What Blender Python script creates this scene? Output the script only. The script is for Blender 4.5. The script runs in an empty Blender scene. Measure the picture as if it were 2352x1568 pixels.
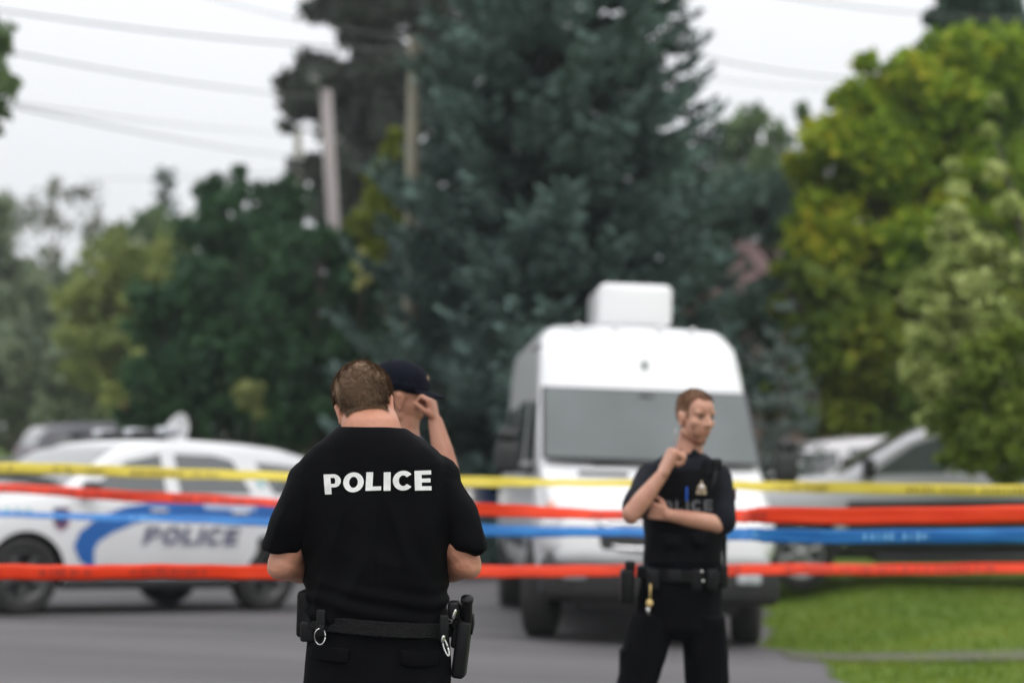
import bpy, bmesh, math, random
import numpy as np
from mathutils import Vector, Matrix, noise
from mathutils.bvhtree import BVHTree
R = math.radians
SC = bpy.context.scene
COL = SC.collection
# ------------------------------------------------------------------ camera, sky, sun, exposure
FPX, CX, CY = 4200.0, 1176.0, 784.0            # focal length and centre in pixels of a 2352 px wide frame
CAMZ, PITCH, ROLL = 1.55, R(3.31), R(1.3)
cam_data = bpy.data.cameras.new('camera'); cam = bpy.data.objects.new('camera', cam_data); COL.objects.link(cam)
cam_data.sensor_width = 36; cam_data.lens = 36 * FPX / 2352
cam_data.clip_start = 0.1; cam_data.clip_end = 2000
CAMM = Matrix.Translation((0, 0, CAMZ)) @ Matrix.Rotation(R(90) + PITCH, 4, 'X') @ Matrix.Rotation(ROLL, 4, 'Z')
cam.matrix_world = CAMM
cam_data.dof.use_dof = True; cam_data.dof.focus_distance = 5.38; cam_data.dof.aperture_fstop = 1.55
SC.camera = cam
world = bpy.data.worlds.new('World'); SC.world = world; world.use_nodes = True
wn = world.node_tree; wn.nodes.clear()
SUN_EL, SUN_AZ = R(52), R(200)
def wnode(t, **k):
    n = wn.nodes.new(t)
    for a, b in k.items(): setattr(n, a, b)
    return n
sky = wnode('ShaderNodeTexSky', sky_type='NISHITA', sun_disc=False, sun_elevation=SUN_EL, sun_rotation=SUN_AZ, air_density=1.0, dust_density=4.0)
# overcast sheet: a cloud deck is about three times brighter overhead than at the horizon
tc = wnode('ShaderNodeTexCoord'); sep = wnode('ShaderNodeSeparateXYZ'); wn.links.new(tc.outputs['Generated'], sep.inputs[0])
mr = wnode('ShaderNodeMapRange'); mr.inputs['From Min'].default_value = 0.0; mr.inputs['From Max'].default_value = 1.0
mr.inputs['To Min'].default_value = 8.5; mr.inputs['To Max'].default_value = 20.0
wn.links.new(sep.outputs['Z'], mr.inputs['Value'])
nz = wnode('ShaderNodeTexNoise'); nz.inputs['Scale'].default_value = 2.2; nz.inputs['Detail'].default_value = 3.0
wn.links.new(tc.outputs['Generated'], nz.inputs['Vector'])
nr = wnode('ShaderNodeMapRange'); nr.inputs['To Min'].default_value = 0.95; nr.inputs['To Max'].default_value = 1.06
wn.links.new(nz.outputs['Fac'], nr.inputs['Value'])
mm = wnode('ShaderNodeMath', operation='MULTIPLY'); wn.links.new(mr.outputs[0], mm.inputs[0]); wn.links.new(nr.outputs[0], mm.inputs[1])
cl = wnode('ShaderNodeVectorMath', operation='SCALE'); cl.inputs[0].default_value = (0.975, 0.985, 1.01); wn.links.new(mm.outputs[0], cl.inputs['Scale'])
mx = wnode('ShaderNodeMix', data_type='RGBA'); mx.inputs['Factor'].default_value = 0.95
wn.links.new(sky.outputs[0], mx.inputs['A']); wn.links.new(cl.outputs[0], mx.inputs['B'])
bg = wnode('ShaderNodeBackground'); bg.inputs['Strength'].default_value = 0.1
wo = wnode('ShaderNodeOutputWorld'); wn.links.new(mx.outputs['Result'], bg.inputs[0]); wn.links.new(bg.outputs[0], wo.inputs[0])
sd = bpy.data.lights.new('sun', 'SUN'); sd.energy = 0.7; sd.angle = R(25); sd.color = (1.0, 0.96, 0.9)
sun = bpy.data.objects.new('sun', sd); COL.objects.link(sun); sun.rotation_euler = (R(38), 0, R(20))
SC.view_settings.view_transform = 'Standard'; SC.view_settings.look = 'None'
SC.view_settings.exposure = 0.0; SC.view_settings.gamma = 1.0
SC.cycles.use_denoising = True
SC.cycles.max_bounces = 6; SC.cycles.diffuse_bounces = 3; SC.cycles.glossy_bounces = 3; SC.cycles.transparent_max_bounces = 6
SC.cycles.sample_clamp_indirect = 6

# ------------------------------------------------------------------ helpers
def at(px, py, Y):
    d = CAMM.to_3x3() @ Vector(((px - CX) / FPX, -(py - CY) / FPX, -1.0))
    return Vector((0, 0, CAMZ)) + d * (Y / d.y)
def sst(a, b, x):
    t = min(1, max(0, (x - a) / (b - a))); return t * t * (3 - 2 * t)
def gz(X, Y):
    p = -0.045 * min(max(Y - 14, 0), 7) + 0.034 * min(max(Y - 27, 0), 36)
    w = sst(2.6, 4.6, X)
    q = 0.02 * min(max(Y - 30, 0), 40) + 0.05 * sst(14, 21, Y)
    p *= 1 - 0.45 * sst(-2, 1, X)
    c = -0.02 * min(max(X - 0.3, 0), 2.2) * (1 - w)
    return p * (1 - w) + q * w + c
def tag(o, label=None, cat=None, group=None, kind=None):
    if label: o['label'] = label
    if cat: o['category'] = cat
    if group: o['group'] = group
    if kind: o['kind'] = kind
    return o
def empty(name, loc, rot=(0, 0, 0)):
    o = bpy.data.objects.new(name, None); COL.objects.link(o); o.location = loc; o.rotation_euler = rot
    o.empty_display_size = 0.2
    return o
def mesh_obj(name, verts, faces, mat=None, parent=None, smooth=True, midx=None):
    me = bpy.data.meshes.new(name); me.from_pydata([tuple(v) for v in verts], [], [tuple(f) for f in faces]); me.update()
    return obj_from(name, me, mat, parent, smooth, midx)
def obj_from(name, me, mat=None, parent=None, smooth=True, midx=None):
    me.name = name
    for m in (mat if isinstance(mat, (list, tuple)) else [mat]):
        if m: me.materials.append(m)
    if midx is not None: me.polygons.foreach_set('material_index', midx)
    me.polygons.foreach_set('use_smooth', [smooth] * len(me.polygons))
    o = bpy.data.objects.new(name, me); COL.objects.link(o)
    if parent: o.parent = parent
    return o
def copy_tree(o, parent=None):
    c = o.copy(); COL.objects.link(c); c.parent = parent
    for ch in [x for x in bpy.data.objects if x.parent == o]: copy_tree(ch, c)
    return c
class MB:
    """collects closed shapes into one mesh"""
    def __init__(s): s.v = []; s.f = []
    def add(s, vs, fs, M=None):
        b = len(s.v)
        s.v += [tuple(M @ Vector(v)) if M is not None else tuple(v) for v in vs]
        s.f += [tuple(b + i for i in f) for f in fs]; return s
    def box(s, c, size, M=None, bev=0.0):
        x, y, z = (k / 2 for k in size); C = Vector(c)
        if bev <= 0:
            vs = [C + Vector((i * x, j * y, k * z)) for i in (-1, 1) for j in (-1, 1) for k in (-1, 1)]
            return s.add(vs, [(0, 1, 3, 2), (4, 6, 7, 5), (0, 4, 5, 1), (2, 3, 7, 6), (0, 2, 6, 4), (1, 5, 7, 3)], M)
        bm = bmesh.new(); bmesh.ops.create_cube(bm, size=1)
        for v in bm.verts: v.co = Vector((v.co.x * size[0], v.co.y * size[1], v.co.z * size[2])) + C
        bmesh.ops.bevel(bm, geom=bm.edges[:], offset=bev, segments=3, affect='EDGES', profile=0.5)
        bm.verts.index_update(); s.add([v.co for v in bm.verts], [[v.index for v in f.verts] for f in bm.faces], M); bm.free(); return s
    def tube(s, p0, p1, r0, r1=None, n=12, cap=True, M=None):
        r1 = r0 if r1 is None else r1; p0 = Vector(p0); p1 = Vector(p1); d = (p1 - p0).normalized()
        q = d.to_track_quat('Z', 'Y'); vs = []
        for p, r in ((p0, r0), (p1, r1)):
            for i in range(n):
                a = 2 * math.pi * i / n; vs.append(p + q @ Vector((math.cos(a) * r, math.sin(a) * r, 0)))
        fs = [(i, (i + 1) % n, n + (i + 1) % n, n + i) for i in range(n)]
        if cap: fs += [tuple(range(n - 1, -1, -1)), tuple(range(n, 2 * n))]
        return s.add(vs, fs, M)
    def cap(s, p0, r0, p1, r1, n=14, M=None):
        p0 = Vector(p0); p1 = Vector(p1); d = p1 - p0
        if d.length < 1e-6: d = Vector((0, 0, 1e-5))
        q = d.normalized().to_track_quat('Z', 'Y'); vs = []; L = []
        for k in range(0, 5): L.append((p0, r0, -math.pi / 2 + k * math.pi / 8))
        for k in range(0, 5): L.append((p1, r1, k * math.pi / 8))
        for p, r, a in L:
            for i in range(n):
                t = 2 * math.pi * i / n
                vs.append(p + q @ Vector((math.cos(t) * r * math.cos(a), math.sin(t) * r * math.cos(a), r * math.sin(a))))
        fs = [(k * n + i, k * n + (i + 1) % n, (k + 1) * n + (i + 1) % n, (k + 1) * n + i) for k in range(9) for i in range(n)]
        fs += [tuple(range(n - 1, -1, -1)), tuple(range(9 * n, 10 * n))]
        return s.add(vs, fs, M)
    def ell(s, c, r, M=None, n=20, m=12):
        vs = []; C = Vector(c)
        for k in range(m + 1):
            a = -math.pi / 2 + math.pi * (k + 0.02) / (m + 0.04)
            for i in range(n):
                t = 2 * math.pi * i / n
                vs.append(C + Vector((math.cos(t) * math.cos(a) * r[0], math.sin(t) * math.cos(a) * r[1], math.sin(a) * r[2])))
        fs = [(k * n + i, k * n + (i + 1) % n, (k + 1) * n + (i + 1) % n, (k + 1) * n + i) for k in range(m) for i in range(n)]
        fs += [tuple(range(n - 1, -1, -1)), tuple(range(m * n, (m + 1) * n))]
        return s.add(vs, fs, M)
    def loft(s, rings, n=32, e=2.3, M=None):
        """rings: (centre, rx, ry) level rings, or (centre, rx, ry, tilt matrix)"""
        vs = []
        for rg in rings:
            c = Vector(rg[0]); T = rg[3] if len(rg) > 3 else None
            for i in range(n):
                t = 2 * math.pi * i / n; a, b = math.cos(t), math.sin(t)
                v = Vector((math.copysign(abs(a) ** (2 / e), a) * rg[1], math.copysign(abs(b) ** (2 / e), b) * rg[2], 0))
                vs.append(c + (T @ v if T is not None else v))
        m = len(rings)
        fs = [(k * n + i, k * n + (i + 1) % n, (k + 1) * n + (i + 1) % n, (k + 1) * n + i) for k in range(m - 1) for i in range(n)]
        fs += [tuple(range(n - 1, -1, -1)), tuple(range((m - 1) * n, m * n))]
        return s.add(vs, fs, M)
    def path(s, pts, rad, n=10, M=None):
        """tube along points"""
        pts = [Vector(p) for p in pts]; vs = []
        rad = rad if isinstance(rad, (list, tuple)) else [rad] * len(pts)
        q = None
        for k, p in enumerate(pts):
            d = (pts[min(k + 1, len(pts) - 1)] - pts[max(k - 1, 0)]).normalized()
            q = d.to_track_quat('Z', 'Y') if q is None else (((q @ Vector((0, 0, 1))).rotation_difference(d)) @ q)
            for i in range(n):
                a = 2 * math.pi * i / n; vs.append(p + q @ Vector((math.cos(a) * rad[k], math.sin(a) * rad[k], 0)))
        m = len(pts)
        fs = [(k * n + i, k * n + (i + 1) % n, (k + 1) * n + (i + 1) % n, (k + 1) * n + i) for k in range(m - 1) for i in range(n)]
        fs += [tuple(range(n - 1, -1, -1)), tuple(range((m - 1) * n, m * n))]
        return s.add(vs, fs, M)
    def lathe(s, prof, n=36, M=None, closed=True):
        """prof: (r, h) about local Z"""
        vs = []; m = len(prof)
        for r, h in prof:
            for i in range(n):
                a = 2 * math.pi * i / n; vs.append((math.cos(a) * r, math.sin(a) * r, h))
        rng = range(m if closed else m - 1)
        fs = [(k * n + i, k * n + (i + 1) % n, ((k + 1) % m) * n + (i + 1) % n, ((k + 1) % m) * n + i) for k in rng for i in range(n)]
        return s.add(vs, fs, M)
    def build(s, name, mat=None, parent=None, smooth=True): return mesh_obj(name, s.v, s.f, mat, parent, smooth)
def evaluate(o):
    dg = bpy.context.evaluated_depsgraph_get(); me = bpy.data.meshes.new_from_object(o.evaluated_get(dg))
    old = o.data; bpy.data.objects.remove(o); bpy.data.meshes.remove(old); return me
def remesh(mb, voxel, smooth=4, fold=None):
    """one continuous skin over overlapping shapes"""
    o = mesh_obj('tmp', mb.v, mb.f)
    m = o.modifiers.new('r', 'REMESH'); m.mode = 'VOXEL'; m.voxel_size = voxel; m.use_smooth_shade = True
    if smooth:
        k = o.modifiers.new('s', 'SMOOTH'); k.factor = 0.5; k.iterations = smooth
    me = evaluate(o)
    if fold:
        cs = [(v.co.copy(), v.normal.copy()) for v in me.vertices]; out = []
        for co, nr in cs: out.extend(co + nr * fold(co, nr))
        me.vertices.foreach_set('co', out); me.update()
    return me

# ------------------------------------------------------------------ materials
MATS = {}
def mat(name, col, rough=0.6, metal=0.0, col2=None, nscale=5.0, ndetail=4.0, bump=0.0, bscale=60.0, coat=0.0, spec=0.5, stretch=None, sheen=0.0, sss=0.0, low=0.35, high=0.65, third=None):
    if name in MATS: return MATS[name]
    m = bpy.data.materials.new(name); m.use_nodes = True; nt = m.node_tree; b = nt.nodes['Principled BSDF']
    b.inputs['Base Color'].default_value = (*col, 1); b.inputs['Roughness'].default_value = rough; b.inputs['Metallic'].default_value = metal
    b.inputs['Coat Weight'].default_value = coat; b.inputs['Coat Roughness'].default_value = 0.05; b.inputs['Specular IOR Level'].default_value = spec
    b.inputs['Sheen Weight'].default_value = sheen
    if sss: b.inputs['Subsurface Weight'].default_value = sss; b.inputs['Subsurface Scale'].default_value = 0.02; b.inputs['Subsurface Radius'].default_value = (1.0, 0.35, 0.2)
    t = nt.nodes.new('ShaderNodeTexCoord'); vec = t.outputs['Object']
    if stretch:
        mp = nt.nodes.new('ShaderNodeMapping'); mp.inputs['Scale'].default_value = stretch; nt.links.new(vec, mp.inputs['Vector']); vec = mp.outputs[0]
    if col2:
        n = nt.nodes.new('ShaderNodeTexNoise'); n.inputs['Scale'].default_value = nscale; n.inputs['Detail'].default_value = ndetail; nt.links.new(vec, n.inputs['Vector'])
        r = nt.nodes.new('ShaderNodeValToRGB'); r.color_ramp.elements[0].position = low; r.color_ramp.elements[1].position = high
        r.color_ramp.elements[0].color = (*col, 1); r.color_ramp.elements[1].color = (*col2, 1)
        if third:
            e = r.color_ramp.elements.new((low + high) / 2); e.color = (*third, 1)
        nt.links.new(n.outputs['Fac'], r.inputs[0]); nt.links.new(r.outputs[0], b.inputs['Base Color'])
    if bump:
        n2 = nt.nodes.new('ShaderNodeTexNoise'); n2.inputs['Scale'].default_value = bscale; n2.inputs['Detail'].default_value = 5; nt.links.new(vec, n2.inputs['Vector'])
        bp = nt.nodes.new('ShaderNodeBump'); bp.inputs['Strength'].default_value = bump; bp.inputs['Distance'].default_value = 0.01
        nt.links.new(n2.outputs['Fac'], bp.inputs['Height']); nt.links.new(bp.outputs[0], b.inputs['Normal'])
    MATS[name] = m; return m
def leafmat(name, dark, light, accent=None, nscale=0.9, trans=0.25):
    """leaf colour differs from leaf to leaf and from bough to bough"""
    if name in MATS: return MATS[name]
    dark, light = [tuple(v * 1.22 for v in c) for c in (dark, light)]
    m = bpy.data.materials.new(name); m.use_nodes = True; nt = m.node_tree; b = nt.nodes['Principled BSDF']; out = nt.nodes['Material Output']
    t = nt.nodes.new('ShaderNodeTexCoord'); n = nt.nodes.new('ShaderNodeTexNoise'); n.inputs['Scale'].default_value = nscale; n.inputs['Detail'].default_value = 2
    nt.links.new(t.outputs['Object'], n.inputs['Vector'])
    g = nt.nodes.new('ShaderNodeNewGeometry')
    ad = nt.nodes.new('ShaderNodeMath'); ad.operation = 'MULTIPLY_ADD'; ad.inputs[1].default_value = 0.35; nt.links.new(g.outputs['Random Per Island'], ad.inputs[0]); nt.links.new(n.outputs['Fac'], ad.inputs[2])
    r = nt.nodes.new('ShaderNodeValToRGB'); r.color_ramp.elements[0].position = 0.45; r.color_ramp.elements[1].position = 0.9
    r.color_ramp.elements[0].color = (*dark, 1); r.color_ramp.elements[1].color = (*light, 1)
    if accent: e = r.color_ramp.elements.new(0.97); e.color = (*accent, 1); r.color_ramp.elements[1].position = 0.74
    nt.links.new(ad.outputs[0], r.inputs[0]); nt.links.new(r.outputs[0], b.inputs['Base Color']); b.inputs['Roughness'].default_value = 0.6; b.inputs['Specular IOR Level'].default_value = 0.25
    tr = nt.nodes.new('ShaderNodeBsdfTranslucent'); nt.links.new(r.outputs[0], tr.inputs[0])
    ms = nt.nodes.new('ShaderNodeMixShader'); ms.inputs[0].default_value = trans
    nt.links.new(b.outputs[0], ms.inputs[1]); nt.links.new(tr.outputs[0], ms.inputs[2]); nt.links.new(ms.outputs[0], out.inputs[0])
    MATS[name] = m; return m
ASPHALT = mat('asphalt', (0.092, 0.087, 0.090), 0.9, col2=(0.135, 0.127, 0.131), nscale=0.9, ndetail=9, bump=0.5, bscale=220, stretch=(0.3, 1.3, 1), low=0.3, high=0.7)
GRASS = mat('lawn_grass', (0.085, 0.150, 0.010), 0.9, col2=(0.135, 0.205, 0.018), nscale=1.1, ndetail=6, bump=0.6, bscale=90, low=0.3, high=0.7)
BARK = mat('bark', (0.05, 0.042, 0.034), 0.9, col2=(0.1, 0.085, 0.07), nscale=8, stretch=(1, 1, 0.2), bump=0.6, bscale=30)
WOOD = mat('weathered_pole_wood', (0.30, 0.265, 0.26), 0.85, col2=(0.40, 0.36, 0.35), nscale=3, stretch=(4, 4, 0.3), bump=0.3, bscale=40)
WOODG = mat('treated_pole_wood', (0.20, 0.19, 0.14), 0.85, col2=(0.24, 0.225, 0.17), nscale=3, stretch=(4, 4, 0.3), bump=0.3, bscale=40)
WHITEP = mat('white_paint', (0.78, 0.78, 0.79), 0.3, coat=0.6, col2=(0.72, 0.72, 0.73), nscale=1.5)
BLACKPL = mat('black_plastic', (0.012, 0.012, 0.013), 0.5, col2=(0.02, 0.02, 0.021), nscale=20)
RUBBER = mat('tyre_rubber', (0.012, 0.012, 0.012), 0.8, col2=(0.022, 0.021, 0.02), nscale=14, bump=0.3, bscale=80)
GLASS = mat('tinted_glass', (0.04, 0.048, 0.048), 0.06, coat=1.0, spec=0.9, col2=(0.05, 0.056, 0.055), nscale=1.2)
WSHIELD = mat('windscreen_glass', (0.050, 0.062, 0.060), 0.12, coat=0.5, spec=0.5, col2=(0.085, 0.10, 0.098), nscale=1.1, stretch=(1, 1, 0.5))  # grey base colour carries part of the reflected sky
CHROME = mat('chrome', (0.7, 0.7, 0.72), 0.18, 1.0, col2=(0.6, 0.6, 0.62), nscale=9)
ALLOY = mat('alloy', (0.42, 0.42, 0.43), 0.35, 0.8, col2=(0.35, 0.35, 0.36), nscale=9)
SKIN = mat('skin', (0.46, 0.19, 0.115), 0.5, col2=(0.56, 0.27, 0.175), nscale=9, ndetail=6, bump=0.12, bscale=300, sss=0.12)
# ------------------------------------------------------------------ ground, road, path
def grid(name, xs_fn, ys, m, lift, label=None):
    vs = []; fs = []; n = None
    for j, Y in enumerate(ys):
        xs = xs_fn(Y); n = len(xs)
        for X in xs: vs.append((X, Y, gz(X, Y) + lift))
    for j in range(len(ys) - 1):
        for i in range(n - 1): fs.append((j * n + i, j * n + i + 1, (j + 1) * n + i + 1, (j + 1) * n + i))
    o = mesh_obj(name, vs, fs, m); tag(o, kind='structure', label=label); return o
gx = [-400, -250, -150, -100, -70, -50] + [-40 + i * 1.0 for i in range(28)] + [-12 + 0.4 * i for i in range(75)] + [18 + i * 2 for i in range(12)] + [45, 60, 90, 150, 250, 400]
gy = [-30, -15, -5] + [i * 0.4 for i in range(0, 100)] + [40 + i * 1.5 for i in range(20)] + [72, 80, 100, 130, 180, 260, 400, 700]
grid('ground', lambda Y: gx, gy, GRASS, 0.0, 'green lawn ground spreading beyond the road')
def road_edge(Y):
    e = 2.42 + 0.012 * (13 - Y) if Y < 14.05 else (2.42 if Y < 15.1 else 2.2 + (Y - 15.1) * 0.128)
    return e + 0.05 * math.sin(Y * 2.3) + 0.03 * math.sin(Y * 5.1 + 1)
ry = [-12, -6, 0, 4, 8] + [9 + 0.2 * i for i in range(85)]
grid('road', lambda Y: [-45 + (road_edge(Y) + 45) * (i / 90) ** 0.8 for i in range(91)], ry, ASPHALT, 0.014, 'grey asphalt road in front of the cars')
grid('path', lambda Y: [2.2 + i * 0.5 for i in range(60)], [14.16, 14.35, 14.6, 14.86], mat('worn_path', (0.085, 0.083, 0.07), 0.9, col2=(0.10, 0.115, 0.04), nscale=2.2, ndetail=6, low=0.42, high=0.62), 0.024, 'narrow paved path crossing the lawn')
grid('far_road', lambda Y: [-60 + i * 1.0 for i in range(56)], [52 + i * 1.0 for i in range(9)], ASPHALT, 0.014, 'distant road beyond the cars')
# old seam across the asphalt
sv = []; sf = []
for k in range(61):
    u = k / 60; X = -5.2 + 6.9 * u; Y = 16.75 - 1.75 * u + 0.03 * math.sin(k * 0.9); w = 0.05 + 0.02 * math.sin(k * 1.7)
    sv += [(X, Y - w, gz(X, Y - w) + 0.019), (X, Y + w, gz(X, Y + w) + 0.019)]
    if k: sf.append((2 * k - 2, 2 * k, 2 * k + 1, 2 * k - 1))
tag(mesh_obj('road_seam', sv, sf, mat('tar_seam', (0.05, 0.048, 0.05), 0.7, col2=(0.07, 0.066, 0.068))), 'dark tar seam across the road', kind='structure')
# grass blades on the near lawn
rng = np.random.default_rng(5)
def blades():
    vs = []; fs = []; N = 0
    while N < 30000:
        Y = rng.uniform(11.6, 24); X = rng.uniform(2.1, 2.3 + Y * 0.31)
        e = road_edge(Y)
        if X < e - 0.05 or (14.2 < Y < 14.82 and rng.random() > 0.15): continue
        h = rng.uniform(0.025, 0.07); a = rng.uniform(0, 6.28); w = 0.008; z = gz(X, Y)
        dx, dy = math.cos(a) * w, math.sin(a) * w
        b = len(vs); vs += [(X - dx, Y - dy, z), (X + dx, Y + dy, z), (X + rng.normal() * 0.02, Y + rng.normal() * 0.02, z + h)]; fs.append((b, b + 1, b + 2)); N += 1
    o = mesh_obj('grass', vs, fs, leafmat('grass_blades', (0.08, 0.140, 0.010), (0.15, 0.22, 0.02), accent=(0.24, 0.26, 0.035), nscale=0.8), smooth=False)
    tag(o, 'short green lawn grass beside the road', 'grass', kind='stuff')
blades()

# ------------------------------------------------------------------ foliage
def quads(P, U, V, w, l):
    """leaf quads at P with axes U, V"""
    U = U * w[:, None]; V = V * l[:, None]
    vs = np.stack([P - U * 0.5 - V * 0.2, P + U * 0.5 - V * 0.2, P + U * 0.4 + V * 0.8, P - U * 0.4 + V * 0.8], 1).reshape(-1, 3)
    return vs
def quad_mesh(vs):
    n = len(vs) // 4; me = bpy.data.meshes.new('m')
    me.vertices.add(len(vs)); me.vertices.foreach_set('co', vs.astype(np.float32).ravel())
    me.loops.add(4 * n); me.loops.foreach_set('vertex_index', np.arange(4 * n, dtype=np.int32))
    me.polygons.add(n); me.polygons.foreach_set('loop_start', np.arange(0, 4 * n, 4, dtype=np.int32)); me.polygons.foreach_set('loop_total', np.full(n, 4, dtype=np.int32))
    me.update(calc_edges=True); return me
def unit(a): return a / (np.linalg.norm(a, axis=1, keepdims=True) + 1e-9)
def cloud(rng, blobs, per_m2, leaf, droop=0.0, sub=9):
    """leaves gathered on small twig clusters spread through each blob (c, r)"""
    out = []; k0 = 3.0 if per_m2 < 3 else 11.0; ns = int(sub * 1.35); leaf = leaf * 0.72
    for c, r in blobs:
        c = np.array(c)
        d = unit(rng.normal(size=(ns, 3))); rad = r * rng.uniform(0.15, 1.1, (ns, 1)) ** 0.6
        sc = c + d * rad * np.array([1, 1, 0.85]); sr = r * rng.uniform(0.18, 0.46, ns)
        for k in range(ns):
            n = max(6, int(k0 * (sr[k] / leaf) ** 2)); an = rng.uniform(0.45, 1.65, 3)
            dd = unit(rng.normal(size=(n, 3))); P = sc[k] + dd * sr[k] * rng.uniform(0.1, 1.3, (n, 1)) ** 0.6 * an
            U = unit(rng.normal(size=(n, 3))); V = unit(np.cross(U, rng.normal(size=(n, 3)))); V[:, 2] -= droop; V = unit(V)
            s = leaf * rng.uniform(0.6, 1.35, n)
            out.append(quads(P, U, V, s, s * 1.3))
    return np.concatenate(out)
def tree(name, label, Y, blobs, trunk_px, trunk_r, leaf, dens, lm, seed, cat='tree', group=None, depth=0.6, bark=None, sub=9, droop=0.0, base_y=None):
    """blobs (px, py, r px) are read off the photograph at distance Y; depth spreads them front to back"""
    rg = np.random.default_rng(seed); s = FPX / Y
    B = []
    for px, py, rp in blobs:
        r = rp / s
        for q in range(1 if dens < 3 else 2):
            p = at(px + rg.normal() * rp * 0.25 * q, py + rg.normal() * rp * 0.2 * q, Y + (q - 0.3) * depth * r * 2.6 + rg.normal() * depth * r * 0.8); B.append((p, r))
    tx = at(trunk_px, 1000, Y).x; base = Vector((tx, Y, gz(tx, Y)))
    root = empty(name, base); tag(root, label, cat, group)
    BB = [(tuple(p - base), r) for p, r in B]
    obj_from('crown', quad_mesh(cloud(rg, BB, dens, leaf, droop, sub)), lm, root, smooth=False)
    t = MB(); top = max(B, key=lambda b: b[0].z)[0] - base
    pts = [Vector((0, 0, -0.1))]
    for k in range(1, 7): f = k / 6; pts.append(Vector((top.x * f ** 1.5 + rg.normal() * 0.05, rg.normal() * 0.05, top.z * f * 0.92)))
    t.path(pts, [trunk_r * (1 - 0.13 * k) for k in range(7)], 9)
    for p, r in B:
        q = p - base; f = min(0.9, max(0.15, (q.z - 1.2 * r) / max(top.z, 0.1)))
        i = f * 6; a = pts[min(5, int(i))].lerp(pts[min(6, int(i) + 1)], i - int(i)); rr = trunk_r * (1 - 0.13 * i) * 0.26
        m = a.lerp(q, 0.5) + Vector((0, 0, 0.12 * (q - a).length))
        t.path([a, m, q], [rr, rr * 0.7, rr * 0.25], 6)
        for _ in range(4):
            d = Vector(rg.normal(size=3)).normalized() * r * 0.8
            t.path([m.lerp(q, 0.5), q + d], [rr * 0.4, rr * 0.1], 5)
    t.build('trunk', bark or BARK, root); return root
def spruce(name, label, base, H, Rb, lm, seed, pw=0.6, whorls=34, per=11, spray=0.22, crown_low=0.03, dens=1.0, group=None, cat='spruce tree'):
    rg = np.random.default_rng(seed); root = empty(name, base); tag(root, label, cat, group)
    t = MB(); t.path([(0, 0, -0.2), (0, 0, H * 0.5), (0, 0, H)], [0.02 * H + 0.03, 0.012 * H + 0.015, 0.01], 10)
    P = []; U = []; V = []; S = []
    for w in range(whorls):
        f = crown_low + (0.985 - crown_low) * (w / (whorls - 1)) ** 0.95
        zz = H * f; L0 = Rb * (1 - f) ** pw * (0.9 + 0.22 * rg.random()); n = max(4, int(per * (1 - f * 0.5)))
        a0 = rg.uniform(0, 6.28)
        for b in range(n):
            a = a0 + 6.283 * b / n + rg.normal() * 0.18; L = L0 * rg.uniform(0.72, 1.12) + 0.15
            dr = np.array([math.cos(a), math.sin(a), 0.0]); sag = rg.uniform(0.10, 0.28); z0 = zz + rg.normal() * 0.12
            def bp(u): return np.array([0, 0, z0]) + dr * L * u + np.array([0, 0, L * (-sag * math.sin(u * 2.0) + 0.22 * u ** 3)])
            if b % 2 == 0: t.path([bp(0), bp(0.4), bp(0.75)], [0.03 * L / 2 + 0.006, 0.02, 0.006], 5)
            side = np.array([-dr[1], dr[0], 0.0]); m = max(5, int(L * 11))
            for k in range(m):
                u = 0.14 + 0.88 * (k + rg.random()) / m; c = bp(u); tg = bp(u + 0.03) - bp(u); tg /= np.linalg.norm(tg)
                tl = (0.15 + 0.36 * L * (1 - abs(u - 0.45))) * rg.uniform(0.6, 1.0) * 0.62
                for sg in (-1, 1):
                    dv = tg * 0.75 + side * sg * 0.8; dv /= np.linalg.norm(dv); q = max(2, int(tl / 0.06 * dens))
                    for h in range(q):
                        pp = c + dv * tl * (h + 0.5) / q + np.array([0, 0, -0.05 * tl * (h / q)]) + rg.normal(size=3) * 0.02
                        vv = dv + rg.normal(size=3) * 0.35; nn = rg.normal(size=3); uu = np.cross(vv, nn)
                        P.append(pp); U.append(uu); V.append(vv); S.append(spray * 0.72 * rg.uniform(0.7, 1.15))
    P = np.array(P); U = unit(np.array(U)); V = unit(np.array(V)); S = np.array(S)
    obj_from('crown', quad_mesh(quads(P, U, V, S * 0.5, S)), lm, root, smooth=False)
    t.build('trunk', BARK, root); return root
L_DARK = leafmat('dark_evergreen_leaf', (0.014, 0.042, 0.022), (0.042, 0.104, 0.040))
L_PINE = leafmat('brown_green_needles', (0.036, 0.042, 0.040), (0.080, 0.092, 0.072))
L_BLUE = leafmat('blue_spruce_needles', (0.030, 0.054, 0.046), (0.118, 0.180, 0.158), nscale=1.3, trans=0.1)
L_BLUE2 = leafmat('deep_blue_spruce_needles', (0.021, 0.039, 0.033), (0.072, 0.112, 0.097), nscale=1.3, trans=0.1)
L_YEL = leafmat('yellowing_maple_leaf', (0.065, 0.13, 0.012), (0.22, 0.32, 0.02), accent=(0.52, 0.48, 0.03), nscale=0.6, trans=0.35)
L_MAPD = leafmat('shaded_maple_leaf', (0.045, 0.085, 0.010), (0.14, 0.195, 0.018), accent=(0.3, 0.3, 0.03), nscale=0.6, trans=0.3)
L_SAP = leafmat('lime_leaf', (0.075, 0.11, 0.015), (0.20, 0.24, 0.02), nscale=1.2, trans=0.35)
L_GREY = leafmat('hazy_grey_green_leaf', (0.10, 0.13, 0.085), (0.20, 0.24, 0.14), nscale=0.4)  # distance haze is mixed into this leaf colour
L_PALE = leafmat('hazy_pale_leaf', (0.15, 0.165, 0.135), (0.27, 0.28, 0.24), nscale=0.4)  # pale because far haze is painted into the leaves
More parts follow.
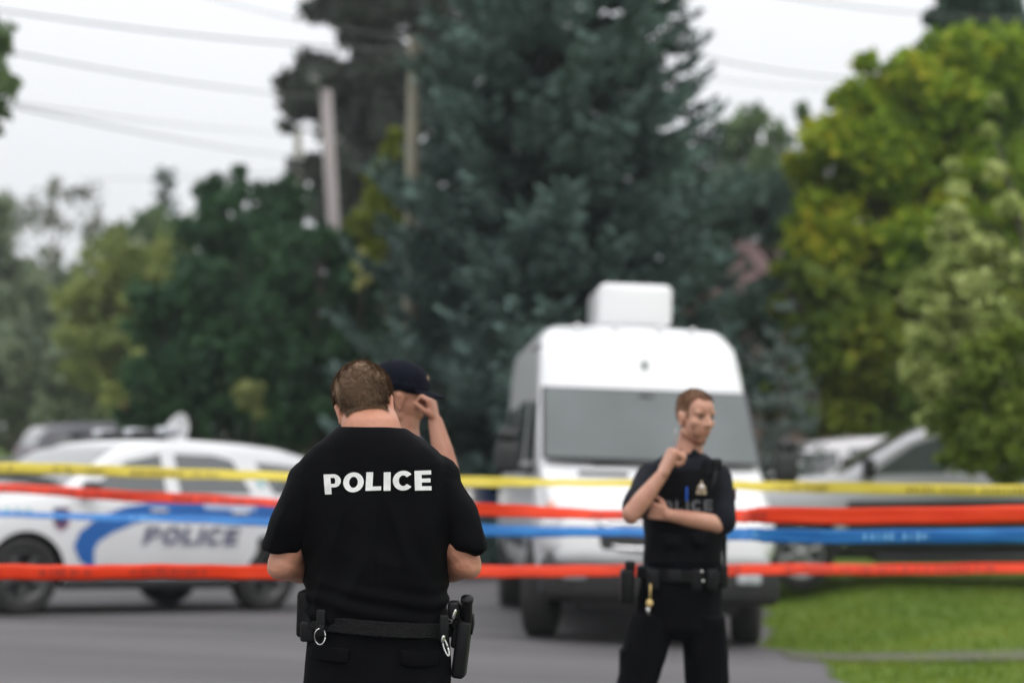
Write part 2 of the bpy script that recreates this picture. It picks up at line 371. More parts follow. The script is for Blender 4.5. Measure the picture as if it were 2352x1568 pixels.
L_OLIVE = leafmat('hazy_olive_leaf', (0.12, 0.155, 0.04), (0.25, 0.29, 0.075), nscale=0.35)  # olive leaves with some haze put into the colour
L_MID = leafmat('mid_green_leaf', (0.06, 0.105, 0.05), (0.14, 0.20, 0.075), nscale=0.4)
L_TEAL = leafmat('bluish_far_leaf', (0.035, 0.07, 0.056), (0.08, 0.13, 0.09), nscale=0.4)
L_VAR = leafmat('cream_edged_leaf', (0.15, 0.20, 0.045), (0.40, 0.46, 0.16), accent=(0.54, 0.56, 0.26), nscale=1.6, trans=0.3)
L_SHR = leafmat('green_shrub_leaf', (0.06, 0.10, 0.012), (0.17, 0.22, 0.03), nscale=1.0)
# far wood behind everything
def far_wood():
    rg = np.random.default_rng(77); B = []
    for k in range(110):
        px = -700 + k * 34 + rg.normal() * 20; top = 640 if px < 450 else (700 if px < 1800 else 640)
        for j in range(4):
            B.append((tuple(at(px, top + 60 + j * 105 + rg.normal() * 25, 92 + rg.normal() * 3)), rg.uniform(1.4, 2.3)))
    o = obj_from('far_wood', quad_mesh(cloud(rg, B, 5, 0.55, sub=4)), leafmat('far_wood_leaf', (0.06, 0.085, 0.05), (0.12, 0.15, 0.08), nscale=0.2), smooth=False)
    tag(o, 'dim grey green wood closing the view behind the trees', 'wood', kind='stuff')
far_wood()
tree('leafy_tree', 'leafy branches reaching in from the upper left edge', 22, [(-60, 110, 70), (-110, 200, 110), (-20, 190, 42), (5, 100, 24), (0, 250, 26), (25, 195, 14), (-60, 300, 60), (-170, 330, 120)], -160, 0.16, 0.10, 60, L_MID, 11)
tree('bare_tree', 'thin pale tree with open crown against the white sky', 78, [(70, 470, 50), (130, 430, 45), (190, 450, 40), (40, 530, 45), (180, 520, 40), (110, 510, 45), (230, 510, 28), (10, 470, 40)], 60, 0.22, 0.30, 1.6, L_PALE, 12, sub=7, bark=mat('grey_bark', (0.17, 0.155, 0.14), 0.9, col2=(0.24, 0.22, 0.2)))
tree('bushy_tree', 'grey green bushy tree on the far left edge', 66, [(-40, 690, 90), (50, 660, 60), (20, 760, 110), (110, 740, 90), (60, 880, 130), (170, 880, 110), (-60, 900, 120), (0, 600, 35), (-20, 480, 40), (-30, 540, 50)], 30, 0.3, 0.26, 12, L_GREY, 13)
tree('bushy_tree', 'yellow green rounded tree left of the dark evergreen', 56, [(300, 590, 60), (240, 640, 70), (350, 620, 70), (260, 730, 90), (360, 720, 90), (210, 830, 90), (320, 860, 110), (400, 560, 35), (180, 700, 50)], 290, 0.3, 0.22, 14, L_OLIVE, 14)
tree('leafy_tree', 'small dull green treetop under the thin spire', 70, [(350, 510, 35), (400, 530, 40), (290, 530, 30), (430, 560, 35), (240, 560, 25)], 360, 0.2, 0.25, 12, L_MID, 15)
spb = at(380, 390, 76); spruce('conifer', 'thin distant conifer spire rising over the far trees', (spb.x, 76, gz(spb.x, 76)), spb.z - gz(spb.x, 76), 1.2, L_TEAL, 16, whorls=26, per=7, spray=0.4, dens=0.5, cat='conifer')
tree('cedar', 'dark green evergreen with ragged pointed top', 38, [(555, 400, 18), (550, 450, 34), (500, 420, 20), (470, 450, 30), (500, 485, 45), (610, 450, 40), (655, 425, 22), (670, 480, 50), (590, 530, 80), (500, 560, 70), (690, 560, 60), (470, 630, 60), (620, 620, 90)], 580, 0.28, 0.13, 30, L_DARK, 17, cat='evergreen tree')
tree('dense_tree', 'dark dense tree spreading above the cruiser roof', 35, [(430, 700, 80), (350, 760, 60), (520, 720, 90), (450, 830, 110), (340, 870, 75), (560, 840, 100), (420, 950, 90), (540, 960, 90), (310, 950, 50), (480, 640, 50), (340, 690, 40)], 470, 0.3, 0.13, 30, L_DARK, 18)
tree('dense_tree', 'dark dense tree behind the bowed officer', 33, [(700, 650, 80), (640, 740, 100), (760, 740, 90), (800, 660, 60), (700, 850, 110), (800, 850, 90), (640, 950, 90), (760, 970, 100), (840, 960, 80), (730, 560, 50), (840, 780, 60), (760, 560, 40), (775, 620, 45), (790, 560, 30)], 740, 0.3, 0.13, 30, L_DARK, 19)
tree('tall_pine', 'tall brownish green pine behind the two utility poles', 46, [(760, 15, 45), (720, 30, 30), (840, 30, 70), (920, 40, 70), (870, 120, 80), (690, 190, 40), (720, 150, 38), (780, 190, 75), (880, 230, 90), (700, 250, 45), (800, 300, 80), (900, 340, 80), (760, 390, 60), (850, 440, 90), (790, 500, 80), (740, 460, 40), (650, 190, 14), (660, 290, 14), (960, 140, 60), (980, 260, 60), (830, -60, 90), (950, -80, 100)], 840, 0.35, 0.17, 24, L_PINE, 20, cat='pine tree')
tree('sapling', 'small lime green tree between the pole and the spruce', 33, [(905, 310, 14), (895, 350, 24), (870, 400, 28), (900, 420, 28), (860, 460, 34), (835, 520, 36), (890, 500, 34), (850, 580, 36)], 870, 0.08, 0.10, 42, L_SAP, 21)
tree('hanging_shrub', 'small bright yellow green foliage clump under the left pole', 31.5, [(832, 580, 9), (830, 610, 15), (838, 640, 14), (828, 655, 9)], 832, 0.03, 0.07, 60, leafmat('sunlit_clump_leaf', (0.25, 0.27, 0.08), (0.5, 0.48, 0.2)), 22, cat='shrub')  # sunlight on this clump is put into its light leaf colour
tree('lit_shrub', 'pale yellow green shrub showing in the gap of the dark trees', 31, [(565, 890, 18), (585, 910, 16), (560, 925, 16), (600, 890, 10), (545, 905, 9), (590, 945, 13)], 570, 0.03, 0.07, 26, leafmat('sunlit_gap_leaf', (0.12, 0.15, 0.05), (0.30, 0.32, 0.12)), 23, cat='shrub')  # pale leaf colour paints the sunlit look of this gap
a = at(1250, 0, 27); bz = gz(a.x, 27)
spruce('blue_spruce', 'huge blue spruce with layered boughs behind the white van', (a.x + 0.15, 27, bz), 13.2, 2.95, L_BLUE, 31, pw=0.52, whorls=46, per=14, spray=0.2)
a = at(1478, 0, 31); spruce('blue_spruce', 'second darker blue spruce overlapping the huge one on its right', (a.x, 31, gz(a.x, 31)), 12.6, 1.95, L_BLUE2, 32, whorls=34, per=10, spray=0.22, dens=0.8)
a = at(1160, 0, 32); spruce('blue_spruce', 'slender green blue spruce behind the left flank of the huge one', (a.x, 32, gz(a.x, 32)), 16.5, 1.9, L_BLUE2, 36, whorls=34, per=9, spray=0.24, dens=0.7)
a = at(1800, 800, 24); spruce('young_spruce', 'small young blue spruce right of the van', (a.x, 24, gz(a.x, 24)), a.z - gz(a.x, 24) + 0.15, 0.62, leafmat('young_spruce_needles', (0.06, 0.085, 0.075), (0.16, 0.20, 0.18), nscale=2), 33, whorls=20, per=9, spray=0.12, cat='spruce tree')
tree('leafy_tree', 'mid green tree between the spruce and the yellow maple', 58, [(1700, 300, 40), (1740, 270, 30), (1780, 310, 34), (1690, 360, 50), (1760, 390, 55), (1700, 450, 60), (1800, 370, 40), (1800, 460, 55), (1660, 300, 22), (1840, 260, 22)], 1740, 0.25, 0.2, 20, L_MID, 41)
tree('leafy_tree', 'dark bluish tree under the mid green one', 42, [(1740, 470, 50), (1700, 525, 28), (1745, 520, 26), (1775, 540, 24), (1800, 500, 55), (1690, 480, 50), (1650, 500, 40), (1640, 560, 40), (1760, 440, 50), (1820, 440, 40), (1820, 600, 40), (1820, 680, 60), (1800, 760, 60), (1740, 740, 70), (1700, 700, 45), (1760, 690, 40), (1780, 860, 70), (1740, 900, 60), (1840, 860, 60)], 1770, 0.25, 0.2, 20, L_TEAL, 42)
tree('maple', 'large maple turning yellow on the right', 31, [(1990, 150, 26), (1950, 230, 50), (1900, 320, 60), (1860, 400, 45), (2020, 230, 60), (2090, 170, 60), (2150, 120, 50), (2170, 220, 80), (2000, 340, 90), (2100, 320, 90), (1880, 480, 55), (1960, 450, 85), (2080, 440, 90), (2200, 350, 100), (2300, 250, 110), (1850, 560, 40), (1930, 570, 80), (2050, 560, 90), (2300, 420, 110), (2200, 520, 90), (2350, 560, 110), (2250, 130, 80), (2340, 140, 70), (2230, 220, 60), (1825, 370, 16), (1818, 520, 14), (1835, 650, 16)], 2150, 0.28, 0.13, 32, L_YEL, 43, sub=15)
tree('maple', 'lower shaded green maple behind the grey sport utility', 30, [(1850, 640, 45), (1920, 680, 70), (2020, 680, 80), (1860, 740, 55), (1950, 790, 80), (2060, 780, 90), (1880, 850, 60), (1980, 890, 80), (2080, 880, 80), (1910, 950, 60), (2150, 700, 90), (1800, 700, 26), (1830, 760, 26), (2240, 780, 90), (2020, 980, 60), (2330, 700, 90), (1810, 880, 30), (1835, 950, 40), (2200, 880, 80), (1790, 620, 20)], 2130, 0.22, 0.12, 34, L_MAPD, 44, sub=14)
tree('tall_pine', 'tall dull pine standing behind the left flank of the huge spruce', 50, [(x + 12 * (y % 3), y, 62) for x in (900, 985, 1070) for y in range(-20, 960, 82) if x > 920 or y > 380], 990, 0.3, 0.2, 20, L_PINE, 51, cat='pine tree')
tree('leafy_tree', 'dusky tree filling the gap low behind the right flank of the spruces', 48, [(1620, 420, 45), (1660, 480, 60), (1600, 520, 70), (1700, 420, 45), (1560, 420, 60), (1610, 620, 70), (1680, 690, 60), (1560, 700, 80), (1640, 800, 80)], 1620, 0.25, 0.2, 20, L_TEAL, 52)
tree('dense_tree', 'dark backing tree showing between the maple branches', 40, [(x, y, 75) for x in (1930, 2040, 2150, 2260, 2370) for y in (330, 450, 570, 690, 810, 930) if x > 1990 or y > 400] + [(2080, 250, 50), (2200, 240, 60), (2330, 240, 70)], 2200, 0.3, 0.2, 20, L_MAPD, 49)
tree('dense_tree', 'dark tree filling the upper right corner', 36, [(2180, 10, 45), (2240, 30, 60), (2310, 20, 70), (2180, 70, 40), (2300, 90, 60), (2250, -70, 90), (2340, 150, 60), (2260, 130, 50), (2150, 40, 30), (2370, 80, 60), (2150, -40, 40)], 2290, 0.3, 0.15, 26, L_TEAL, 45)
tree('dogwood_shrub', 'tall shrub with cream edged leaves on the right', 19.6, [(2185, 380, 12), (2195, 430, 18), (2180, 490, 22), (2210, 520, 26), (2150, 540, 18), (2250, 560, 26), (2190, 590, 36), (2280, 560, 22), (2150, 640, 36), (2240, 650, 46), (2110, 690, 30), (2180, 720, 50), (2280, 730, 50), (2120, 790, 42), (2220, 810, 55), (2100, 850, 34), (2170, 880, 46), (2150, 960, 34), (2290, 390, 20), (2320, 470, 28), (2330, 620, 40), (2270, 300, 14), (2290, 230, 14)], 2450, 0.05, 0.07, 75, L_VAR, 46, cat='shrub', sub=15)
tree('green_shrub', 'dense green shrub at the foot of the cream edged one', 19.2, [(2260, 830, 55), (2330, 780, 60), (2230, 900, 50), (2310, 900, 70), (2260, 980, 55), (2340, 1000, 70), (2200, 980, 34), (2280, 1050, 50), (2190, 1040, 30), (2240, 1000, 50), (2175, 930, 26), (2380, 900, 80), (2230, 1050, 40), (2340, 1080, 50)], 2470, 0.05, 0.07, 80, L_SHR, 47, cat='shrub')
tree('flower_bush', 'small pinkish bush between the young spruce and the maple', 30, [(1850, 880, 12), (1862, 905, 12), (1840, 850, 10), (1870, 930, 12)], 1858, 0.02, 0.07, 60, leafmat('pink_leaf', (0.35, 0.22, 0.22), (0.55, 0.42, 0.42)), 48, cat='bush')

# ------------------------------------------------------------------ house far behind
hp = at(1735, 600, 47); hr = empty('house', (hp.x, 47, gz(hp.x, 47))); tag(hr, 'house with a dull red roof half hidden behind the spruce', 'house')
gzh = hp.z - gz(hp.x, 47)
MB().box((0.6, 2, (gzh - 0.9) / 2), (5.4, 4, gzh - 0.9)).build('wall', mat('red_brick', (0.22, 0.13, 0.12), 0.9, col2=(0.28, 0.17, 0.155), nscale=14), hr, False)
b = MB(); x0, x1, y0, y1, zb, zt = -2.3, 3.5, -0.3, 4.3, gzh - 0.9, gzh + 0.75
b.add([(x0, y0, zb), (x1, y0, zb), (x1, y1, zb), (x0, y1, zb), (x0 + .3, 2, zt), (x1 - .3, 2, zt)], [(0, 1, 5, 4), (1, 2, 5), (2, 3, 4, 5), (3, 0, 4), (3, 2, 1, 0)])
b.build('roof', mat('red_roof_tiles', (0.12, 0.07, 0.068), 0.85, col2=(0.17, 0.10, 0.098), nscale=8), hr, False)
for wx in (-0.9, 1.6):
    w = MB().box((wx, -0.02, gzh - 2.0), (1.0, 0.06, 1.1)).build('window', GLASS, hr, False)
    MB().box((wx, -0.04, gzh - 1.41), (1.12, 0.06, 0.07)).box((wx, -0.04, gzh - 2.59), (1.12, 0.06, 0.07)).box((wx - .53, -0.04, gzh - 2.0), (0.06, 0.06, 1.11)).box((wx + .53, -0.04, gzh - 2.0), (0.06, 0.06, 1.11)).build('frame', WHITEP, w, False)

# ------------------------------------------------------------------ utility poles, wires, sign
def pole(label, Y, top, bot, r, m, lamp=False, name='utility_pole'):
    a = at(*top, Y); b_ = at(*bot, Y); d = (a - b_) / (a.z - b_.z); g = gz(b_.x, Y); foot = b_ + d * (g - b_.z)
    root = empty(name, foot); tag(root, label, 'utility pole', 'utility poles along the street' if name == 'utility_pole' else None)
    v = a - foot
    MB().path([(0, 0, -0.3), v * 0.5, v], [r * 1.2, r * 1.1, r], 16).build('post', m, root)
    if lamp:
        MB().path([v * 0.985, v * 0.985 + Vector((-0.12, -0.35, 0.12)), v * 0.985 + Vector((-0.14, -0.9, 0.16))], 0.03).build('bracket', ALLOY, root)
        MB().ell(v * 0.985 + Vector((-0.14, -1.0, 0.13)), (0.11, 0.26, 0.07)).build('lamp_head', mat('grey_metal', (0.3, 0.3, 0.31), 0.5, 0.3, col2=(0.25, 0.25, 0.26)), root)
    else:
        for k in (0, 1, 2):
            c = MB().tube(v * (0.985 - k * 0.018) + Vector((0, -r, 0)), v * (0.985 - k * 0.018) + Vector((0, -r - 0.14, 0)), 0.035)
            c.build('insulator', mat('brown_ceramic', (0.1, 0.05, 0.03), 0.3, col2=(0.13, 0.07, 0.04)), root)
    return root
pole('pinkish grey leaning pole with a lamp head at its top', 37, (748, 208), (765, 500), 0.12, WOOD, True)
pole('tall greenish pole beside the huge spruce', 27.5, (953, 85), (944, 600), 0.10, WOODG)
pole('thin pale pole at the left edge of the pine', 62, (684, 300), (690, 600), 0.12, WOODG)
pole('short pale post in the gap behind the cruiser tail', 34, (668, 935), (663, 1060), 0.11, mat('pale_post_wood', (0.33, 0.28, 0.25), 0.8, col2=(0.25, 0.2, 0.18)), name='wooden_post')
WIRE = mat('wire_sheath', (0.14, 0.15, 0.14), 0.6, col2=(0.18, 0.19, 0.18))
def wire(label, Y0, p0, Y1, p1, sag=0.0, r=0.012, via=None):
    r *= 0.75
    a = at(*p0, Y0); b_ = at(*p1, Y1); pts = []
    for k in range(25):
        u = k / 24; p = a.lerp(b_, u); p.z -= sag * 4 * u * (1 - u); pts.append(p - a)
    o = MB().path(pts, r, 6).build('overhead_wire', WIRE); o.location = a
    tag(o, label, 'overhead wire', 'overhead wires across the sky')
wire('topmost overhead wire sloping across the upper left sky', 22, (-120, 5) , 27.5, (950, 118), 0.1, 0.016)
wire('overhead wire ending at the leaning pole, second from the top', 22, (-120, 92), 37, (748, 225), 0.1, 0.016)
wire('lower thick overhead wire sloping down to the thin pole', 24, (-120, 212), 62, (684, 362), 0.1, 0.02)
wire('faint overhead wire just above the lower thick one', 24, (-120, 215), 62, (684, 308), 0.1, 0.014)
wire('faint level wire just above the far trees', 80, (180, 412), 62, (690, 396), 0.05, 0.02)
wire('short overhead wire crossing the sky left of the pine top', 30, (430, -22), 27.5, (953, 88), 0.1, 0.012)
wire('overhead wire right of the spruces', 30, (1560, 118), 36, (2060, 185), 0.12, 0.016)
wire('faint lower wire right of the spruces', 34, (1560, 168), 40, (2060, 205), 0.12, 0.011)
wire('overhead wire in the top right corner', 26, (1750, -15), 32, (2400, 42), 0.1, 0.014)
# stop sign far left
sp = at(303, 945, 50); sroot = empty('road_sign', (sp.x, 50, gz(sp.x, 50))); tag(sroot, 'small red octagonal road sign above the parked silver car', 'road sign')
hz = sp.z - gz(sp.x, 50)
MB().tube((0, 0, -0.1), (0, 0, hz + 0.3), 0.03).build('post', ALLOY, sroot)
SIGNR = mat('sign_red', (0.5, 0.03, 0.04), 0.4, col2=(0.42, 0.025, 0.035))
MB().tube((0, -0.035, hz), (0, -0.05, hz), 0.26, n=8).build('panel', SIGNR, sroot, False)
# ------------------------------------------------------------------ vehicles
def interp(x, pts):
    """pts sorted by descending x (front to rear)"""
    if x >= pts[0][0]: return pts[0][1]
    for (xa, a), (xb, b) in zip(pts, pts[1:]):
        if xb <= x <= xa: t = (xa - x) / (xa - xb + 1e-9); return a + (b - a) * t
    return pts[-1][1]
class Car:
    """smooth shell: side profile x plan x tumblehome; panels are laid on the same surface"""
    def __init__(c, top, bot, belt, hw, k=0.36, crown=0.03, rtop=0.13):
        c.top, c.bot, c.belt, c.hw, c.k, c.crown, c.rt = top, bot, belt, hw, k, crown, rtop
        c.x0, c.x1 = top[0][0], top[-1][0]
    def sect(c, x):
        zt = interp(x, c.top); zb = interp(x, c.bot); h = interp(x, c.hw); zl = min(interp(x, c.belt), zt - 0.04)
        p = [(0, zb), (0.82 * h, zb), (0.94 * h, zb + 0.05), (0.985 * h, zb + 0.16 * (zl - zb) + .03), (h, zb + 0.45 * (zl - zb)), (h, zb + 0.7 * (zl - zb)), (0.985 * h, zl - 0.06 * (zl - zb)), (0.96 * h, zl)]
        gh = zt - zl; r = min(c.rt, gh * 0.7); ys = 0.96 * h - c.k * (gh - r)
        for t in (0.33, 0.66, 1.0): p.append((0.96 * h - c.k * (gh - r) * t, zl + (gh - r) * t))
        rx = r * 1.25
        for a in (25, 50, 72): p.append((ys - rx * (1 - math.cos(R(a))), zt - r + r * math.sin(R(a)) - c.crown * (a / 90) * 0.4))
        e = ys - rx
        p += [(e * 0.9, zt - c.crown * 0.35), (e * 0.5, zt - c.crown * 0.1), (0, zt)]
        return p
    def side(c, x, z):
        p = c.sect(x)[2:14]
        if z <= p[0][1]: return p[0][0]
        for a, b in zip(p, p[1:]):
            if a[1] <= z <= b[1]: return a[0] + (b[0] - a[0]) * (z - a[1]) / (b[1] - a[1] + 1e-9)
        return p[-1][0]
    def topz(c, x, y):
        p = c.sect(x)[10:][::-1]; y = abs(y)
        for a, b in zip(p, p[1:]):
            if a[0] <= y <= b[0]: return a[1] + (b[1] - a[1]) * (y - a[0]) / (b[0] - a[0] + 1e-9)
        return p[-1][1]
    def topw(c, x): return c.sect(x)[12][0]
    def mesh(c, name, m, parent, wells=(), wr=0.42, wd=0.32, step=0.05):
        n = int((c.x0 - c.x1) / step); xs = sorted({c.x0 - (c.x0 - c.x1) * i / n for i in range(n + 1)} | {p[0] for p in c.top}, reverse=True)
        vs = []; fs = []; N = None
        for x in xs:
            p = c.sect(x); ring = p + [(-a, b) for a, b in p[-2:0:-1]]; N = len(ring); vs += [(x, a, b) for a, b in ring]
        for k in range(len(xs) - 1):
            for i in range(N): fs.append((k * N + i, (k + 1) * N + i, (k + 1) * N + (i + 1) % N, k * N + (i + 1) % N))
        fs += [tuple(range(N)), tuple(range((len(xs) - 1) * N + N - 1, (len(xs) - 1) * N - 1, -1))]
        o = mesh_obj('tmpbody', vs, fs, m)
        if wells:
            cut = MB()
            for x, z, y in wells: cut.tube((x, y - wd, z), (x, y + wd, z), wr, n=40)
            co = mesh_obj('tmpcut', cut.v, cut.f, BLACKPL); bo = o.modifiers.new('b', 'BOOLEAN'); bo.operation = 'DIFFERENCE'; bo.object = co; bo.solver = 'EXACT'; bo.material_mode = 'TRANSFER'
            me = evaluate(o); bpy.data.objects.remove(co)
        else: me = evaluate(o)
        r = obj_from(name, me, None, parent, True)
        mod = r.modifiers.new('es', 'EDGE_SPLIT'); mod.split_angle = R(50)
        return r
    def patch(c, name, bot, top, m, parent, sides=(1, -1), off=0.006, nz=6, nx=10):
        """bot/top: matching polylines of (x, z) on the flank"""
        out = []
        for s in sides:
            vs = []; fs = []; cols = []
            for k in range(len(bot) - 1):
                for j in range(nx):
                    t = j / nx; cols.append(((bot[k][0] * (1 - t) + bot[k + 1][0] * t, bot[k][1] * (1 - t) + bot[k + 1][1] * t), (top[k][0] * (1 - t) + top[k + 1][0] * t, top[k][1] * (1 - t) + top[k + 1][1] * t)))
            cols.append((bot[-1], top[-1]))
            for b, t_ in cols:
                for i in range(nz + 1):
                    u = i / nz; x = b[0] * (1 - u) + t_[0] * u; z = b[1] * (1 - u) + t_[1] * u; vs.append((x, s * (c.side(x, z) + off), z))
            q = nz + 1
            for a in range(len(cols) - 1):
                for i in range(nz): f = (a * q + i, (a + 1) * q + i, (a + 1) * q + i + 1, a * q + i + 1); fs.append(f if s < 0 else f[::-1])
            out.append(mesh_obj(name, vs, fs, m, parent))
        return out
    def toppatch(c, name, xa, xb, m, parent, wf=1.0, off=0.008, n=12, ny=12, w=None):
        vs = []; fs = []
        for i in range(n + 1):
            x = xa + (xb - xa) * i / n; ww = (w if w else c.topw(x)) * wf
            for j in range(ny + 1): y = -ww + 2 * ww * j / ny; vs.append((x, y, c.topz(x, y) + off))
        for i in range(n):
            for j in range(ny): a = i * (ny + 1) + j; fs.append((a, a + ny + 1, a + ny + 2, a + 1) if xa < xb else (a, a + 1, a + ny + 2, a + ny + 1))
        return mesh_obj(name, vs, fs, m, parent)
def wheel(parent, x, y, r, w, side, rim_mat=None, spokes=5, steer=0.0, rr=0.66):
    root = empty('wheel', (x, y, r)); root.rotation_euler = (0, 0, steer); root.parent = parent
    M = Matrix.Rotation(R(-90 * side), 4, 'X')
    h = w / 2
    MB().lathe([(r * rr, -h * .85), (r * .8, -h), (r * .93, -h * .96), (r * .99, -h * .75), (r, -h * .3), (r, h * .3), (r * .99, h * .75), (r * .93, h * .96), (r * .8, h), (r * rr, h * .85)], 44, M).build('tyre', RUBBER, root)
    b = MB().lathe([(r * rr * 1.01, -h * .8), (r * rr * 1.01, h * .86), (r * rr * .93, h * .86), (r * rr * .9, h * .1), (0.02, h * .1), (0.02, -h * .3), (r * rr * .8, -h * .5)], 36, M)
    for k in range(spokes):
        a = 2 * math.pi * k / spokes + 0.3
        b.box((r * rr * .5, 0, h * .55), (r * rr * .95, r * rr * .24, h * .35), M @ Matrix.Rotation(a, 4, 'Z'), bev=0.008)
    b.tube((0, 0, h * .3), (0, 0, h * .85), r * .17, M=M)
    b.build('rim', rim_mat or ALLOY, root)
    return root
HLAMP = mat('headlamp_lens', (0.55, 0.57, 0.6), 0.08, 0.1, coat=1.0, col2=(0.35, 0.37, 0.4), nscale=12)
TLAMP = mat('tail_lamp_lens', (0.30, 0.01, 0.012), 0.15, coat=1.0, col2=(0.2, 0.008, 0.01), nscale=12)

def place(root, X, Y, heading_deg, pitch=None):
    """heading: compass of local +x, measured from world +X; wheels follow the ground"""
    h = R(heading_deg); f = Vector((math.cos(h), math.sin(h), 0)); l = Vector((-f.y, f.x, 0)); e = 1.3
    zf, zr = gz(X + f.x * e, Y + f.y * e), gz(X - f.x * e, Y - f.y * e); zl, zr2 = gz(X + l.x * .8, Y + l.y * .8), gz(X - l.x * .8, Y - l.y * .8)
    F = Vector((f.x * 2 * e, f.y * 2 * e, zf - zr)).normalized(); Lv = Vector((l.x * 1.6, l.y * 1.6, zl - zr2)).normalized(); U = F.cross(Lv).normalized(); Lv = U.cross(F)
    M = Matrix((F, Lv, U)).transposed().to_4x4(); root.matrix_world = Matrix.Translation((X, Y, (zf + zr + zl + zr2) / 4 + 0.012)) @ M

# --- police cruiser (sport utility)
def suv_shell():
    top = [(2.50, 0.62), (2.47, 0.80), (2.38, 0.98), (2.2, 1.055), (1.85, 1.10), (1.35, 1.15), (1.12, 1.18), (0.75, 1.43), (0.42, 1.635), (0.1, 1.735), (-0.5, 1.775), (-1.2, 1.765), (-1.7, 1.73), (-2.05, 1.665), (-2.2, 1.52), (-2.35, 1.15), (-2.45, 0.98), (-2.50, 0.72)]
    bot = [(2.50, 0.42), (2.3, 0.27), (1.9, 0.25), (-1.9, 0.27), (-2.3, 0.36), (-2.50, 0.48)]
    belt = [(2.50, 0.9), (1.3, 1.09), (0.5, 1.13), (-1.5, 1.20), (-2.50, 1.16)]
    hw = [(2.50, 0.66), (2.42, 0.80), (2.2, 0.93), (1.8, 0.985), (1.0, 1.0), (-1.6, 1.0), (-2.1, 0.95), (-2.4, 0.86), (-2.50, 0.76)]
    return Car(top, bot, belt, hw, k=0.36)
def suv_common(root, c, paint, cladding=None, rim=None, dark_pillars=False):
    c.mesh('body', paint, root, [(1.47, 0.37, 1.0), (1.47, 0.37, -1.0), (-1.40, 0.37, 1.0), (-1.40, 0.37, -1.0)], 0.43, 0.34)
    for s in (1, -1):
        wheel(root, 1.47, s * 0.87, 0.37, 0.235, s, rim); wheel(root, -1.40, s * 0.87, 0.37, 0.235, s, rim)
    c.toppatch('windscreen', 1.08, 0.30, GLASS, root, 0.93)
    c.toppatch('rear_window', -2.02, -2.32, GLASS, root, 0.9)
    # doors, then their windows and handles
    fd = c.patch('door', [(0.98, 0.33), (-0.18, 0.33)], [(0.98, 1.12), (-0.18, 1.17)], paint, root, off=0.004)
    rd = c.patch('door', [(-0.20, 0.33), (-1.0, 0.33), (-1.22, 0.62)], [(-0.20, 1.17), (-1.0, 1.2), (-1.22, 1.2)], paint, root, off=0.004)
    w1 = c.patch('window', [(0.88, 1.165), (0.45, 1.18), (-0.10, 1.19)], [(0.78, 1.21), (0.32, 1.50), (-0.10, 1.60)], GLASS, root, off=0.005)
    w2 = c.patch('window', [(-0.27, 1.2), (-0.95, 1.215), (-1.17, 1.22)], [(-0.27, 1.605), (-0.75, 1.61), (-0.98, 1.57)], GLASS, root, off=0.005)
    w3 = c.patch('window', [(-1.46, 1.23), (-2.0, 1.25)], [(-1.28, 1.56), (-1.86, 1.53)], GLASS, root, off=0.005)
    for k, s in enumerate((1, -1)):
        for x, d in ((0.02, fd[k]), (-0.98, rd[k])):
            y = c.side(x, 1.02) + 0.02
            h = MB().box((x, s * y, 1.03), (0.2, 0.03, 0.035), bev=0.01).build('handle', paint, d)
    cp = cladding or BLACKPL
    MB().box((0.03, 0, 0.30), (2.0, 1.97, 0.11), bev=0.04).build('rocker_panel', cp, root)
    for s in (1, -1):
        m = MB().box((0.86, s * 1.09, 1.2), (0.13, 0.2, 0.17), bev=0.04); m.tube((0.86, s * 0.93, 1.14), (0.86, s * 1.02, 1.16), 0.025); m.build('side_mirror', cp, root)
        MB().ell((2.27, s * 0.72, 0.88), (0.17, 0.17, 0.075)).build('headlight', HLAMP, root)
        MB().box((-2.33, s * 0.78, 1.05), (0.14, 0.24, 0.24), bev=0.04).build('tail_light', TLAMP, root)
    g = MB().box((2.47, 0, 0.78), (0.08, 0.95, 0.2), bev=0.03); g.build('grille', cp, root)
    MB().box((2.45, 0, 0.45), (0.14, 1.3, 0.16), bev=0.05).build('front_bumper', cp, root)
    MB().box((-2.43, 0, 0.5), (0.16, 1.5, 0.2), bev=0.05).build('rear_bumper', cp, root)

c = suv_shell(); cru = empty('police_car', (0, 0, 0)); tag(cru, 'white police cruiser with blue swoosh and POLICE lettering on its doors', 'police car')
suv_common(cru, c, WHITEP, rim=mat('black_steel_rim', (0.07, 0.07, 0.072), 0.5, 0.4, col2=(0.1, 0.1, 0.1)))
BLUED = mat('blue_decal', (0.018, 0.12, 0.40), 0.35, col2=(0.022, 0.14, 0.46), nscale=3)
NAVYD = mat('dark_letter_decal', (0.10, 0.105, 0.17), 0.4, col2=(0.12, 0.125, 0.19))
def swoosh(side):
    # outer (upper) and inner (lower) edges of the band, tapering to a point low on the front door
    up = [(0.72, 0.42), (0.90, 0.52), (0.98, 0.66), (0.92, 0.80), (0.72, 0.94), (0.42, 1.05), (0.05, 1.115), (-0.4, 1.145), (-0.9, 1.16), (-1.5, 1.165), (-2.1, 1.14)]
    lo = [(0.72, 0.42), (0.74, 0.53), (0.75, 0.63), (0.70, 0.71), (0.54, 0.80), (0.30, 0.89), (0.0, 0.955), (-0.4, 0.975), (-0.9, 0.975), (-1.5, 0.97), (-2.1, 0.95)]
    c.patch('blue_stripe', lo, up, BLUED, cru, sides=(side,), off=0.009, nz=5, nx=5)
